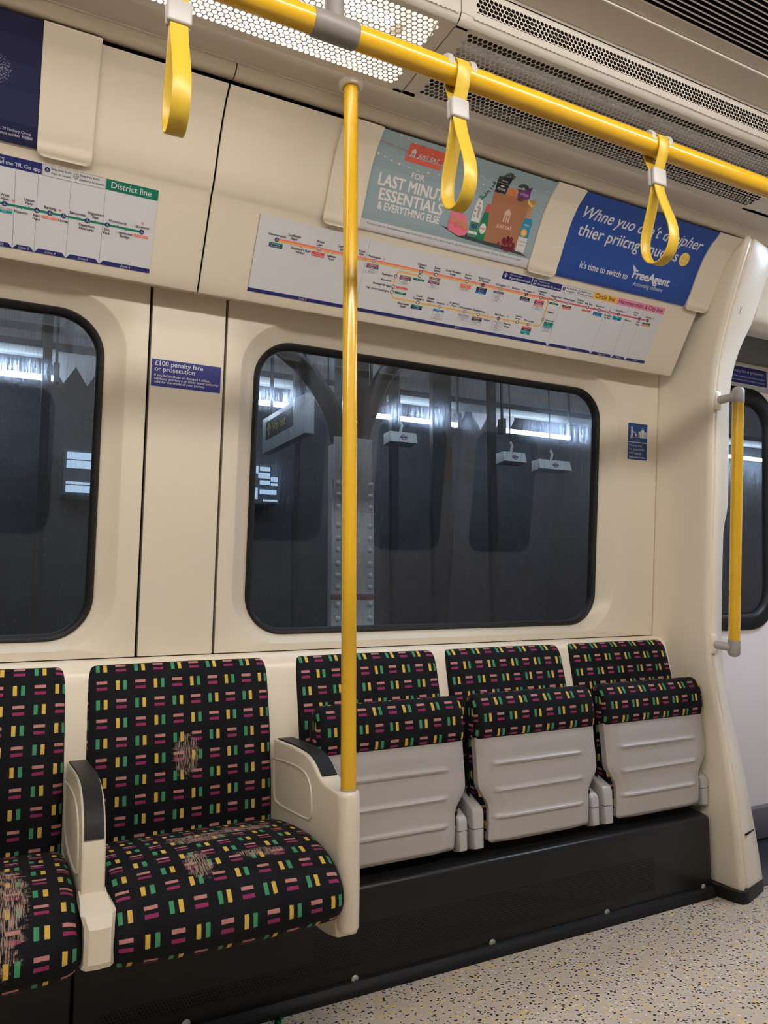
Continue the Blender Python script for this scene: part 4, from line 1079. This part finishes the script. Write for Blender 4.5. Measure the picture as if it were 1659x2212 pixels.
def map_district():
    S = Sheet(on_cove(0.0012)); x0, x1, s0, s1 = -0.62, 0.3055, 0.0205, 0.2215
    S.base(x0, s0, x1, s1, WHT, 8); m = .117
    bands(S, s0, .0105, None, [(x0, -.06, 'Zone 2', -.3), (-.06, -.010, 'Zone 2/3', -.044), (-.010, .037, 'Zone 3', .0135), (.037, .107, 'Zone 4', .072), (.107, .184, 'Zone 5', .146), (.184, x1, 'Zone 6', .246)], x0, x1)
    for x in (-.06, -.010, .037, .107, .184): S.line([(x, s0 + .003), (x, .196)], .0006, LINE, 2)
    S.rect(x0 + 0.05, m - .0024, .276, m + .0024, (0.0, 0.17, 0.10), 3)
    for (t, x, u, k, bx) in (('West|Ham', -.030, True, 'd', [('S', 'Jubilee'), ('L', 'DLR')]), ('Plaistow', .005, False, 't', []), ('Upton|Park', .021, True, 't', []), ('East|Ham', .038, False, 'd', []), ('Barking', .066, True, 'd', [('O', 'Overground')]), ('Upney', .096, False, 'd', []),
                             ('Becontree', .127, True, 't', []), ('Dagenham|Heathway', .149, False, 'd', []), ('Dagenham|East', .167, True, 't', []), ('Elm|Park', .195, False, 'd', []), ('Hornchurch', .219, True, 't', []), ('Upminster|Bridge', .238, False, 't', []), ('Upminster', .276, True, 'd', [('O', 'Overground')])):
        names(S, x, m, t, u, .0086)
        if k == 't': S.rect(x - .001, m if u else m - .005, x + .001, m + .005 if u else m, (0.0, 0.17, 0.10), 4)
        else: wheel(S, x, m, True)
        if bx: boxes(S, x, m - .0085, bx, .034, .0058)
    for x, s in ((-.012, .1275), (.088, .1275), (.276, .138)): rail_mark(S, x, s)
    S.rect(-.10, .197, .0435, .2215, NAVY, 2); S.text('Plan your journey', -.078, .2125, WHT, size=.0062, l=3); S.text('Download the TfL Go app', .041, .2025, WHT, width=.124, align='R', l=3, bold=.012)
    S.rect(.0455, .197, .1825, .2215, WHT, 2); S.line([(.0455, .197), (.1825, .197), (.1825, .2215), (.0455, .2215), (.0455, .197)], .0006, LINE, 3)
    wheel(S, .055, .2105, True); wheel(S, .117, .2105, False)
    for x, a, c in ((.063, 'Step-free from', 'train to street'), (.125, 'Step-free from', 'platform to street')):
        S.text(a, x, .2125, BLK, size=.0074, l=3, bold=.012); S.text(c, x, .203, BLK, size=.0074, l=3, bold=.012)
    S.rect(.184, .197, x1, .2215, (0.0, 0.14, 0.085), 2); S.text('District line', .2425, .2035, WHT, width=.093, align='C', l=3, bold=.008)
    S.build('line_map', 'white line map with a single green route line above the left window', 'map', 'train line maps')
map_district()

# ---- adverts in the cove
AH = 0.004
def advert_grocery():
    S = Sheet(on_cove(AH)); x0, x1, s0, s1 = .8375, 1.4185, .2470, .5085
    SKY = (0.25, 0.33, 0.365)
    S.base(x0, s0, x1, s1, SKY, 24)
    S.rect(x0, s0, x1, .2745, WHT, 1, 3)
    S.text('*Participating stores only. Geographical restrictions apply. Products subject to availability. Delivery, service and bag fees apply. Minimum spend (excluding any fees) may apply. T&Cs apply. See just-eat.co.uk for more details.', .859, .2635, BLK, width=.532, size=.0075, l=2)
    # hanging sign
    S.line([(x0, .4775), (.93, .470)], .0012, RED, 1)
    S.poly([(.9255, .4945), (1.040, .4945), (1.040, .4445), (.9255, .4445)], (0.58, 0.10, 0.07), 2)
    S.line([(.9255, .4945), (.9255, .4445)], .002, (0.5, 0.25, 0.2), 3)
    def house(u, v, k, c, l):
        S.poly([(u, v + .019 * k), (u - .010 * k, v + .009 * k), (u - .0075 * k, v + .009 * k), (u - .0085 * k, v - .010 * k), (u - .0045 * k, v - .010 * k), (u - .0045 * k, v + .004 * k), (u + .0045 * k, v + .004 * k), (u + .0045 * k, v - .010 * k), (u + .0085 * k, v - .010 * k), (u + .0075 * k, v + .009 * k), (u + .010 * k, v + .009 * k)], c, l)
        S.line([(u, v + .004 * k), (u, v - .010 * k)], .0028 * k, c, l)
        S.line([(u - .0015 * k, v + .008 * k), (u - .0015 * k, v + .002 * k)], .0008 * k, c, l)
    house(.945, .467, .82, WHT, 4)
    S.text('JUST EAT', .961, .4615, WHT, width=.066, l=4, bold=.02, shear=.12)
    # string lights
    for P in ([(x0, .445), (.90, .433), (.99, .428), (1.09, .44)], [(1.10, .470), (1.20, .455), (1.30, .460), (x1, .475)], [(.88, .508), (.95, .495), (1.05, .470), (1.20, .462)], [(1.12, .445), (1.25, .440)]):
        S.line(P, .0005, (0.45, 0.5, 0.5), 1)
        for a, c in zip(P[:-1], P[1:]):
            for k in range(3):
                f = (k + .5) / 3; S.disc(a[0] + (c[0] - a[0]) * f, a[1] + (c[1] - a[1]) * f, .0022 if k else .0032, (0.66, 0.58, 0.48), 2, 10)
    TX = (0.66, 0.62, 0.60)
    S.text('FOR', .961, .4055, TX, width=.040, l=3, bold=.025)
    S.text('LAST MINUTE', .868, .3685, TX, width=.224, size=.042, l=3, bold=.028)
    S.text('ESSENTIALS', .879, .3325, TX, width=.202, size=.042, l=3, bold=.028)
    S.text('& EVERYTHING ELSE', .880, .3075, TX, width=.198, size=.0275, l=3, bold=.028)
    # groceries
    SH = (0.05, 0.055, 0.06)
    S.poly([(1.085, .306), (1.12, .296), (1.15, .287), (1.25, .284), (1.36, .281), (1.405, .279), (1.37, .290), (1.25, .30), (1.12, .304)], SH, 2)
    S.poly([(1.230, .432), (1.362, .436), (1.358, .294), (1.238, .294)], (0.33, 0.145, 0.075), 4)
    S.poly([(1.362, .436), (1.378, .446), (1.372, .335), (1.358, .294)], (0.42, 0.20, 0.11), 4)
    house(1.297, .372, 1.35, (0.60, 0.42, 0.33), 5); S.text('JUST EAT', 1.297, .340, (0.62, 0.47, 0.40), width=.055, align='C', l=5, bold=.02, shear=.1)
    S.poly([(1.224, .478), (1.270, .483), (1.268, .430), (1.230, .430)], (0.015, 0.016, 0.03), 3); S.text('PENNE', 1.249, .440, WHT, width=.028, align='C', l=4); S.text("l'italiana", 1.249, .466, WHT, width=.022, align='C', l=4, shear=.3)
    S.disc(1.249, .452, .007, (0.6, 0.5, 0.3), 4, 14, .002)
    rnd = random.Random(3)
    for k in range(26):
        f = k / 25.0; u = 1.270 - .085 * f; v = .488 - .12 * f * f * 1.1 + .012 * math.sin(3 * f)
        for q in range(3): S.line([(u, v), (u + rnd.uniform(-.009, .009), v + rnd.uniform(-.010, .008))], .0022, (0.035, 0.07, 0.045), 5)
    for u in (1.278, 1.290, 1.300): S.poly([(u - .008, .452), (u + .006, .455), (u + .002, .415), (u - .005, .415)], (0.55, 0.18, 0.06), 3)
    S.disc(1.318, .462, .020, (0.03, 0.05, 0.035), 2, 20, .014)
    S.poly([(1.306, .446), (1.346, .474), (1.352, .440), (1.318, .418)], (0.13, 0.03, 0.15), 4); S.text('oraze', 1.330, .443, (0.55, 0.4, 0.6), width=.030, align='C', l=5)
    S.poly([(1.350, .438), (1.372, .424), (1.382, .430), (1.372, .418), (1.352, .426)], (0.62, 0.47, 0.07), 5)
    # milk and bottle
    S.poly([(1.182, .378), (1.187, .404), (1.200, .404), (1.209, .380), (1.210, .296), (1.180, .296)], (0.62, 0.60, 0.58), 5)
    S.poly([(1.187, .404), (1.200, .404), (1.200, .411), (1.187, .411)], (0.02, 0.18, 0.10), 6)
    S.poly([(1.194, .385), (1.203, .378), (1.203, .350), (1.196, .350)], (0.33, 0.33, 0.33), 6)
    S.poly([(1.180, .338), (1.210, .338), (1.210, .312), (1.180, .312)], (0.05, 0.20, 0.11), 6); S.disc(1.195, .326, .0115, (0.03, 0.06, 0.2), 7, 18, .007); S.rect(1.180, .296, 1.210, .304, (0.05, 0.20, 0.11), 6)
    S.poly([(1.213, .345), (1.218, .372), (1.233, .372), (1.239, .345), (1.238, .292), (1.212, .292)], (0.01, 0.16, 0.08), 7)
    S.poly([(1.218, .372), (1.233, .372), (1.231, .395), (1.221, .395)], (0.55, 0.06, 0.08), 8)
    S.disc(1.226, .325, .011, (0.6, 0.62, 0.58), 8, 20, .015); S.text('FAIRY', 1.226, .323, (0.6, 0.03, 0.08), width=.018, align='C', l=9, bold=.02)
    # egg box
    S.poly([(1.108, .345), (1.128, .356), (1.160, .348), (1.170, .326), (1.112, .326)], (0.66, 0.16, 0.22), 6)
    S.poly([(1.108, .328), (1.176, .318), (1.172, .296), (1.150, .292), (1.112, .300)], (0.60, 0.11, 0.17), 7)
    for u, v in ((1.124, .329), (1.145, .325), (1.165, .320)): S.disc(u, v, .0105, (0.50, 0.20, 0.10), 8, 16, .008)
    S.poly([(1.108, .314), (1.120, .318), (1.134, .309), (1.150, .314), (1.163, .306), (1.176, .310), (1.172, .296), (1.150, .290), (1.112, .300)], (0.66, 0.15, 0.22), 9)
    # carton
    S.poly([(1.357, .372), (1.360, .384), (1.386, .386), (1.391, .374), (1.389, .288), (1.357, .288)], (0.58, 0.57, 0.55), 6)
    S.poly([(1.357, .372), (1.360, .384), (1.386, .386), (1.391, .374), (1.390, .330), (1.357, .330)], (0.02, 0.22, 0.36), 7)
    S.text('easy', 1.374, .364, WHT, width=.018, align='C', l=8); S.disc(1.371, .343, .0115, (0.70, 0.30, 0.04), 8, 18); S.disc(1.371, .343, .0075, (0.72, 0.45, 0.16), 9, 14)
    S.text('Tropicana', 1.373, .316, (0.03, 0.15, 0.06), width=.026, align='C', l=8); S.text('Fruit & Boost', 1.373, .307, BLK, width=.022, align='C', l=8)
    for k in range(28):
        a = rnd.uniform(0, 2 * PI); q = math.sqrt(rnd.random())
        S.disc(1.325 + .022 * q * math.cos(a), .302 + .019 * q * math.sin(a), .0055, (0.12 + .05 * rnd.random(), 0.012, 0.03), 10 + k % 6, 12)
    S.disc(1.291, .297, .0048, (0.22, 0.02, 0.05), 10, 12); S.line([(1.325, .318), (1.327, .332)], .0012, (0.45, 0.35, 0.1), 16)
    S.build('advert_card', 'pale blue advert card showing groceries around a brown paper bag', 'advert', 'advert cards in the cove')
advert_grocery()
def advert_blue():
    S = Sheet(on_cove(AH)); x0, x1, s0, s1 = 1.5305, 2.117, .2460, .5095
    S.base(x0, s0, x1, s1, (0.015, 0.058, 0.27), 24)
    S.text("Whne yuo cna't dceipher", 1.558, .4330, WHT, width=.530, size=.052, l=2, shear=.22, bold=.010)
    S.text('thier priicng bnudles', 1.568, .3790, WHT, width=.436, size=.052, l=2, shear=.12, bold=.012)
    S.disc(2.036, .393, .0225, (0.70, 0.50, 0.12), 2, 30)
    for q in (-1, 1):
        P = [(2.036 + q * .0085 + .0008 * k * math.cos(k * .9), .398 + .0008 * k * math.sin(k * .9)) for k in range(1, 9)]
        S.line(P, .0010, (0.18, 0.10, 0.02), 3)
    S.line([(2.0225 + .0045 * k, .3815 + (.0016 if k % 2 else -.0010)) for k in range(7)], .0012, (0.18, 0.10, 0.02), 3)
    S.text("It's time to switch to", 1.614, .2865, WHT, width=.205, size=.0285, l=2, bold=.018)
    S.text('FreeAgent', 1.838, .2960, WHT, width=.170, size=.038, l=2, bold=.035, shear=.1)
    S.text('Accounting software', 1.852, .2735, WHT, width=.137, size=.0195, l=2, shear=.2)
    for k in range(3): S.poly([(1.824 + .004 * k, .337 - .006 * k), (1.846, .326 - .004 * k), (1.848, .321 - .004 * k), (1.830 + .003 * k, .330 - .006 * k)], WHT, 2)
    S.build('advert_card', 'royal blue advert card with garbled white italic headline and small smiley face', 'advert', 'advert cards in the cove')
advert_blue()
def advert_navy():
    S = Sheet(on_cove(AH)); x0, x1, s0, s1 = -.55, .0300, .2500, .5085
    S.base(x0, s0, x1, s1, (0.010, 0.012, 0.055), 24)
    S.text('House, 29 Finsbury Circus,', .018, .2745, WHT, width=.082, size=.0085, align='R', l=2)
    S.text('reference number 900888', .0205, .2655, WHT, width=.080, size=.0085, align='R', l=2)
    rnd = random.Random(5)
    for k in range(900):
        a = rnd.uniform(0, 2 * PI); q = rnd.uniform(.72, 1.0) * .085
        S.disc(-.113 + q * math.cos(a), .394 + q * math.sin(a) * .56, rnd.uniform(.0004, .0011), (0.30, 0.31, 0.36), 1, 6)
    S.build('advert_card', 'dark navy advert card with faint dotted circle, cut by the picture edge', 'advert', 'advert cards in the cove')
advert_navy()

def retainer(x0, x1, label):
    """curved blank plate that clips the ends of the advert cards."""
    prof = [(.2395, .0145)] + [(.243 + .012 * k / 2, .0135) for k in range(3)] + [(.262, .0115), (.268, .0095)] + [(.275 + (.5115 - .275) * k / 20, .0085) for k in range(21)]
    mb = MB(); r = 0.014; n = len(prof); V = []; F = []
    K = 8; cols = 12
    for s, h in prof:
        q = max(0.0, (prof[0][0] + r) - s); cut = r - math.sqrt(max(0, r * r - q * q))
        y, z = cove_pt(s, h)
        for k in range(cols + 1):
            f = k / cols; V.append((x0 + cut + (x1 - x0 - 2 * cut) * f, y, z))
    C = cols + 1
    F = [(i * C + k, i * C + k + 1, (i + 1) * C + k + 1, (i + 1) * C + k) for i in range(n - 1) for k in range(cols)]
    rim = list(range(C)) + [(j + 1) * C - 1 for j in range(1, n)] + [(n - 1) * C + k for k in range(C - 2, -1, -1)] + [j * C for j in range(n - 2, 0, -1)]
    b0 = len(V)
    for i in rim:
        s, h = prof[i // C]; y, z = cove_pt(s, h - 0.0075); V.append((V[i][0], y, z))
    m_ = len(rim); F += [(rim[k], rim[(k + 1) % m_], b0 + (k + 1) % m_, b0 + k) for k in range(m_)]
    mb.add(V, F); o = mb.build('advert_retainer', CREAM, smooth=50)
    return tag(o, label, 'advert holder', 'blank clips between adverts')
retainer(.0305, .1470, 'blank cream clip plate at the right edge of the navy advert')
retainer(.7310, .8385, 'blank cream clip plate left of the grocery advert, behind the pole')
retainer(1.4190, 1.5275, 'blank cream clip plate between the grocery advert and the royal blue advert')
retainer(2.1175, 2.2240, 'blank cream clip plate between the royal blue advert and the draught screen')

# ---- stickers
def penalty():
    S = Sheet(on_wall); x0, x1, s0, s1 = .3365, .5285, .7285, .8050
    S.base(x0, s0, x1, s1, WHT, 1); S.rect(x0 + .0016, s0 + .0016, x1 - .0016, s1 - .0016, (0.014, 0.018, 0.17), 1)
    S.text('£100 penalty fare', .3465, .7870, WHT, width=.130, l=2, bold=.012)
    S.text('or prosecution', .3465, .7720, WHT, width=.108, l=2, bold=.012)
    for k, (t, wd) in enumerate((('if you fail to show on demand a ticket,', .151), ('validated smartcard or other travel authority', .175), ('valid for the whole of your journey', .137))):
        S.text(t, .3460, .7570 - .0088 * k, WHT, width=wd, l=2, bold=.012)
    S.build('penalty_notice', 'dark blue penalty fare sticker on the narrow panel between the windows', 'sticker')
penalty()
def priority():
    S = Sheet(on_wall); x0, x1 = 2.0765, 2.1745; BL = (0.012, 0.055, 0.18)
    S.base(x0, .6645, x1, .8020, BL, 1); S.rect(x0, .7290, x1, .7315, WHT, 1)
    S.disc(2.094, .784, .0042, WHT, 2); S.poly([(2.090, .779), (2.098, .779), (2.099, .760), (2.091, .760)], WHT, 2)
    S.line([(2.093, .761), (2.089, .744)], .004, WHT, 2); S.line([(2.096, .761), (2.102, .744)], .004, WHT, 2); S.line([(2.097, .775), (2.106, .766), (2.114, .770)], .0025, WHT, 2)
    S.poly([(2.108, .762), (2.114, .766), (2.123, .756), (2.116, .751)], WHT, 2); S.disc(2.112, .748, .0025, WHT, 2, 10); S.disc(2.121, .748, .0025, WHT, 2, 10)
    S.rect(2.129, .748, 2.170, .772, WHT, 2); S.rect(2.140, .748, 2.158, .778, WHT, 3); S.line([(2.145, .778), (2.145, .784), (2.153, .784), (2.153, .778)], .0018, WHT, 3)
    for x in (2.134, 2.165): S.rect(x - .0008, .748, x + .0008, .772, BL, 3)
    for x in (2.140, 2.158): S.rect(x - .0006, .748, x + .0006, .778, BL, 4)
    for x in (2.144, 2.154): S.rect(x - .0006, .748, x + .0006, .774, BL, 4)
    for k, (t, wd) in enumerate((('Priority area', .066), ('for pushchairs', .078), ('and luggage', .064))): S.text(t, 2.083, .7140 - .0140 * k, WHT, width=wd, size=.0125, l=2)
    S.text('Please secure brakes', 2.083, .6710, WHT, width=.083, size=.0090, l=2, bold=.015)
    S.build('priority_notice', 'small blue pushchair and luggage sticker to the right of the window', 'sticker')
priority()
def penalty_door():
    def fn(u, v, h): return (u, 2.0593 - h, v)
    S = Sheet(fn); S.base(2.655, 1.900, 2.928, 1.978, WHT, 1); S.rect(2.657, 1.902, 2.926, 1.976, (0.014, 0.018, 0.15), 1)
    S.text('£100 penalty fare or prosecution', 2.667, 1.950, WHT, width=.240, size=.021, l=2)
    S.text('if you fail to show on demand a ticket, validated smartcard', 2.667, 1.930, WHT, width=.245, size=.0105, l=2); S.text('or other travel authority valid for the whole of your journey', 2.667, 1.914, WHT, width=.245, size=.0105, l=2)
    S.build('penalty_notice', 'dark blue penalty fare sticker above the train door window', 'sticker')
penalty_door()
struct(MB().box(2.2, 4.4, 2.060, 2.09, 1.88, 1.98).build('wall_over_door', HEADG), 'grey strip above the train door', 'wall')

# ---- litter
def wrapper():
    mb = MB(); rnd = random.Random(2); V = []; F = []; n = 12
    for i in range(n + 1):
        f = i / n; wd = 0.013 * math.sin(PI * min(1, max(0, (f - .12) / .76))) + (0.004 if f in (0, 1) else 0.0025)
        for k in range(8):
            a = 2 * PI * k / 8 + .3 * i; q = wd * rnd.uniform(.8, 1.15)
            V.append((0.637 + .042 * (f - .5) * .8, 1.800 + .042 * (f - .5) * .6 + q * math.cos(a), 0.0115 + min(0.010, q * .8) * math.sin(a)))
    F = [(i * 8 + k, i * 8 + (k + 1) % 8, (i + 1) * 8 + (k + 1) % 8, (i + 1) * 8 + k) for i in range(n) for k in range(8)]
    o = mb.add(V, F).build('sweet_wrapper', plain('green_foil', (0.01, 0.22, 0.10), 0.18, metal=0.9, var=0.1), smooth=0)
    tag(o, 'crumpled green foil sweet wrapper on the floor by the heater box', 'wrapper')
wrapper()

# ================================================================== STATION OUTSIDE
COLD = plain('column_grey_paint', (0.52, 0.55, 0.57), 0.45, var=0.08, dirt=(25.0, 0.5, (0.14, 0.13, 0.13)))
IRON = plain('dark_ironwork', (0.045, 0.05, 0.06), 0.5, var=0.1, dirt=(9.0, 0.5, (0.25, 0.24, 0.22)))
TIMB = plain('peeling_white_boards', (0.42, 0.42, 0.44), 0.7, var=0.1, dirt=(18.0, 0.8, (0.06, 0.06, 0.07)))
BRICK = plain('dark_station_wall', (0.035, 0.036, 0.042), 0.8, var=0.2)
def column():
    t = thing('steel_column', 'grey riveted steel platform column seen through the window', 'column', (1.475, 3.25, 0.0))
    MB().box(1.367, 1.586, 3.20, 3.215, -0.9, 1.548).box(1.44, 1.51, 3.215, 3.42, -0.9, 1.75).box(1.465, 1.69, 3.42, 3.435, -0.9, 1.548).build('shaft', COLD, t)
    MB().box(1.378, 1.574, 3.196, 3.212, 1.40, 1.755, 0.002).build('splice_plate', COLD, t)
    MB().box(1.366, 1.587, 3.194, 3.21, 0.985, 1.012, 0.004).build('band', plain('red_brown_band', (0.20, 0.09, 0.09), 0.5), t)
    for x in (1.398, 1.565):
        for z in (1.531, 1.475, 1.420, 1.332, 1.271, 1.217, 1.153, 1.097, 1.040, 0.962, 0.897):
            MB().lathe([(0.0135, 0.0), (0.0125, -0.006), (0.008, -0.010), (0.0, -0.011)], (x, 3.199 if z < 1.40 else 3.195, z), 'y', 10).build('rivet', COLD, t)
    for sg, P in ((-1, [(1.42, 1.74), (1.385, 1.88), (1.30, 2.02), (1.16, 2.14), (0.96, 2.24)]), (1, [(1.53, 1.74), (1.575, 1.90), (1.64, 2.06), (1.74, 2.20), (1.90, 2.32)])):
        MB().tube([(x, 3.24, z) for x, z in smoothp(P, 2)], 0.045, 10).build('bracket_arm', IRON, t)
    MB().box(1.42, 1.56, 3.2, 3.3, 1.70, 2.6).build('upper_post', IRON, t)
column()
def way_out():
    t = thing('way_out_sign', 'grey hanging sign with yellow lettering on a black panel', 'sign', (1.477, 4.2, 2.0))
    MB().box(1.472, 1.53, 3.84, 4.60, 1.898, 2.125, 0.003).build('case', plain('sign_grey', (0.62, 0.66, 0.70), 0.4, var=0), t)
    fn = lambda u, v, h: (1.4712 - h, 4.60 - u, v)
    S = Sheet(fn, .0006); S.base(.075, 1.975, .57, 2.092, (0.02, 0.02, 0.022), 1)
    Y = (0.75, 0.55, 0.06)
    S.text('Way out', .20, 2.010, Y, width=.245, size=.085, l=2, bold=.01)
    S.line([(.14, 1.995), (.14, 2.07)], .016, Y, 2); S.line([(.105, 2.035), (.14, 2.072), (.175, 2.035)], .016, Y, 2)
    o = S.mb.build('lettered_panel', S.mats, t, smooth=0)
    for y in (3.95, 4.5): MB().tube([(1.50, y, 2.12), (1.50, y, 3.41)], 0.012, 8).build('hanger', IRON, t)
way_out()
PT = emis('platform_tube_glow', PLATC, E_PLAT)
segs = [(-1.2, .275, 'glowing white platform tube light seen through the left window'), (1.15, 2.20, 'glowing platform tube light running behind the way out sign'), (2.87, 3.73, 'glowing platform tube light in the middle of the right window'),
        (4.28, 5.08, 'glowing platform tube light near the right edge of the window'), (5.9, 9.4, 'glowing platform tube light seen through the train door window')]
for a, c, lb in segs:
    t = thing('platform_light', lb, 'light', ((a + c) / 2, 5.8, 2.55), 'fluorescent platform lights')
    MB().tube([(a, 5.8, 2.55), (c, 5.8, 2.55)], 0.020, 12).build('tube', PT, t)
    for q in (a - .04, c):
        MB().box(q, q + .04, 5.76, 5.84, 2.52, 2.66).build('holder', IRON, t); MB().box(q + .01, q + .03, 5.79, 5.81, 2.66, 3.41).build('hanger', IRON, t)
for a, c, lb in ((-1.4, .30, 'long white cable trunking above the left platform light'), (1.4, 2.60, 'white cable trunking over the way out sign'), (3.10, 9.6, 'long white cable trunking across the right window')):
    t = thing('cable_trunking', lb, 'trunking', ((a + c) / 2, 5.95, 2.745), 'white trunking over the platform')
    MB().box(a, c, 5.9, 6.0, 2.745, 2.80, 0.004).build('tray', plain('trunking_white', (0.34, 0.37, 0.39), 0.5, var=0), t)
    for q in (a + .1, c - .1): MB().tube([(q, 5.95, 2.80), (q, 5.95, 3.41)], 0.008, 8).build('hanger', IRON, t)
def roundel_lamp(x0, x1, z, y, tilt, lb):
    t = thing('platform_speaker', lb, 'sign', ((x0 + x1) / 2, y, z), 'white roundel boxes over the platform')
    c = Vector(((x0 + x1) / 2, y, z)); hw = (x1 - x0) / 2
    V = []; q = math.sin(tilt)
    W_ = plain('lamp_white', (0.70, 0.74, 0.74), 0.5, var=0)
    MB().prism([(y - .05, z - .035), (y - .03, z + .04), (y + .06, z + .035), (y + .06, z - .05)], x0, x1, .006).build('case', W_, t)
    fn = lambda u, v, h: (u, y - .0415 - h + .27 * (v - z), v)
    S = Sheet(fn, .001); S.disc(c.x, z, .022, (0.6, 0.08, 0.08), 1); S.disc(c.x, z, .014, (0.7, 0.74, 0.74), 2); S.rect(c.x - .03, z - .006, c.x + .03, z + .006, (0.05, 0.07, 0.3), 3)
    S.mb.build('roundel', S.mats, t, smooth=0)
    MB().tube([(c.x, y + .02, z + .03), (c.x + .02, y + .02, z + .10), (c.x, y + .02, z + .13)], 0.010, 8).build('bracket', W_, t); MB().tube([(c.x, y + .02, z + .12), (c.x, y + .02, 3.41)], 0.006, 8).build('hanger', IRON, t)
roundel_lamp(2.385, 2.605, 2.095, 4.6, 0, 'white box with red roundel just right of the yellow pole, outside the window')
roundel_lamp(3.36, 3.575, 2.03, 4.6, 0, 'white box with red roundel, left of the pair near the window edge')
roundel_lamp(3.70, 4.02, 1.997, 4.6, 0, 'wide white box with red roundel closest to the right window edge')
for a, c, lb in ((-.6, 3.2, 'platform light over the platform edge'), (4.2, 6.6, 'further added unseen light over the platform edge')):
    t = thing('platform_light', lb, 'light', ((a + c) / 2, 4.3, 3.3), 'added lights over the platform edge')  # unseen tubes added above the window view to brighten the column and signs
    MB().tube([(a, 3.05, 3.3), (c, 3.05, 3.3)], 0.03, 12).build('tube', emis('added_tube_glow', PLATC, 36.0), t)
    MB().box(a, c, 3.0, 3.1, 3.34, 3.41).build('holder', IRON, t)
# canopy valance boards with saw-tooth ends
def valance(a, c, lb):
    P = []; n = max(2, int(round((c - a) / .19))); d = (c - a) / n
    for k in range(n): P += [(a + d * k, 2.74), (a + d * (k + .5), 2.60)]
    P += [(c, 2.74), (c, 2.86), (a, 2.86)]
    o = MB().prism(P, 6.08, 6.11, axis='y').build('valance_board', TIMB); tag(o, lb, 'canopy board', 'saw-tooth canopy boards')
valance(.28, .62, 'saw-tooth canopy board at the top of the left window')
valance(2.2, 2.62, 'saw-tooth canopy board above the way out sign'); valance(3.62, 4.02, 'saw-tooth canopy board left of the middle of the right window'); valance(4.12, 4.62, 'saw-tooth canopy board right of the middle of the right window')
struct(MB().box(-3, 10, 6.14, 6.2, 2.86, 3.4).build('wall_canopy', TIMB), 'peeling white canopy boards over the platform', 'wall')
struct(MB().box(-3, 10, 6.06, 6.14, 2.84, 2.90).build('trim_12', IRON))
for k, (x, wd) in enumerate(((.20, .06), (2.10, .05), (3.00, .07), (3.42, .20), (4.05, .07), (5.55, .05))): struct(MB().box(x, x + wd, 5.70, 5.76, -.9, 3.4).build('pillar_%d' % (k + 1), plain('post_paint', (0.035, 0.032, 0.03), 0.6)))  # third post stands in for a pole reflected in the glass
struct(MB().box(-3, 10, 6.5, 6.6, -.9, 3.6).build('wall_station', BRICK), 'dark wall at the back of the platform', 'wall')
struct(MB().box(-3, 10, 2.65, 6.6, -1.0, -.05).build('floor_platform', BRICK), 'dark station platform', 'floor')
struct(MB().box(-3, 10, 2.65, 6.6, 3.4, 3.5).build('ceiling_canopy', IRON), 'dark platform canopy', 'ceiling')
GLOW = emis('lit_room_window', (0.55, 0.75, 0.95), 0.9)
def lit_window(name, rects, y, lb):
    t = thing(name, lb, 'window', (rects[0][0], y, rects[0][2]))
    for (a, c, z0, z1) in rects: MB().box(a, c, y, y + .01, z0, z1).build('lit_pane', GLOW, t)
    xa = min(r[0] for r in rects); xc = max(r[1] for r in rects); za = min(r[2] for r in rects); zc = max(r[3] for r in rects)
    MB().box(xa - .02, xc + .02, y + .012, 6.51, za - .02, zc + .02).build('frame', IRON, t)
lit_window('lit_station_window', [(.417, .605, 2.035, 2.09), (.417, .605, 1.965, 2.025), (.417, .610, 1.84, 1.858), (.417, .612, 1.775, 1.83), (.622, .64, 1.96, 2.09), (.622, .64, 1.775, 1.86)], 6.2, 'bright lit panes at the right edge of the left window')
lit_window('louvred_station_window', [(1.885, 1.955, 2.02, 2.09), (1.97, 2.06, 2.05, 2.085), (1.885, 1.93, 1.95, 1.975), (1.955, 2.06, 1.985, 2.03), (1.97, 2.06, 1.93, 1.965), (2.07, 2.13, 1.96, 2.0), (2.07, 2.13, 1.925, 1.945), (1.885, 1.95, 1.80, 1.90), (1.97, 2.12, 1.845, 1.885), (2.0, 2.13, 1.785, 1.80)], 6.2, 'bright broken louvre slats below the way out sign')
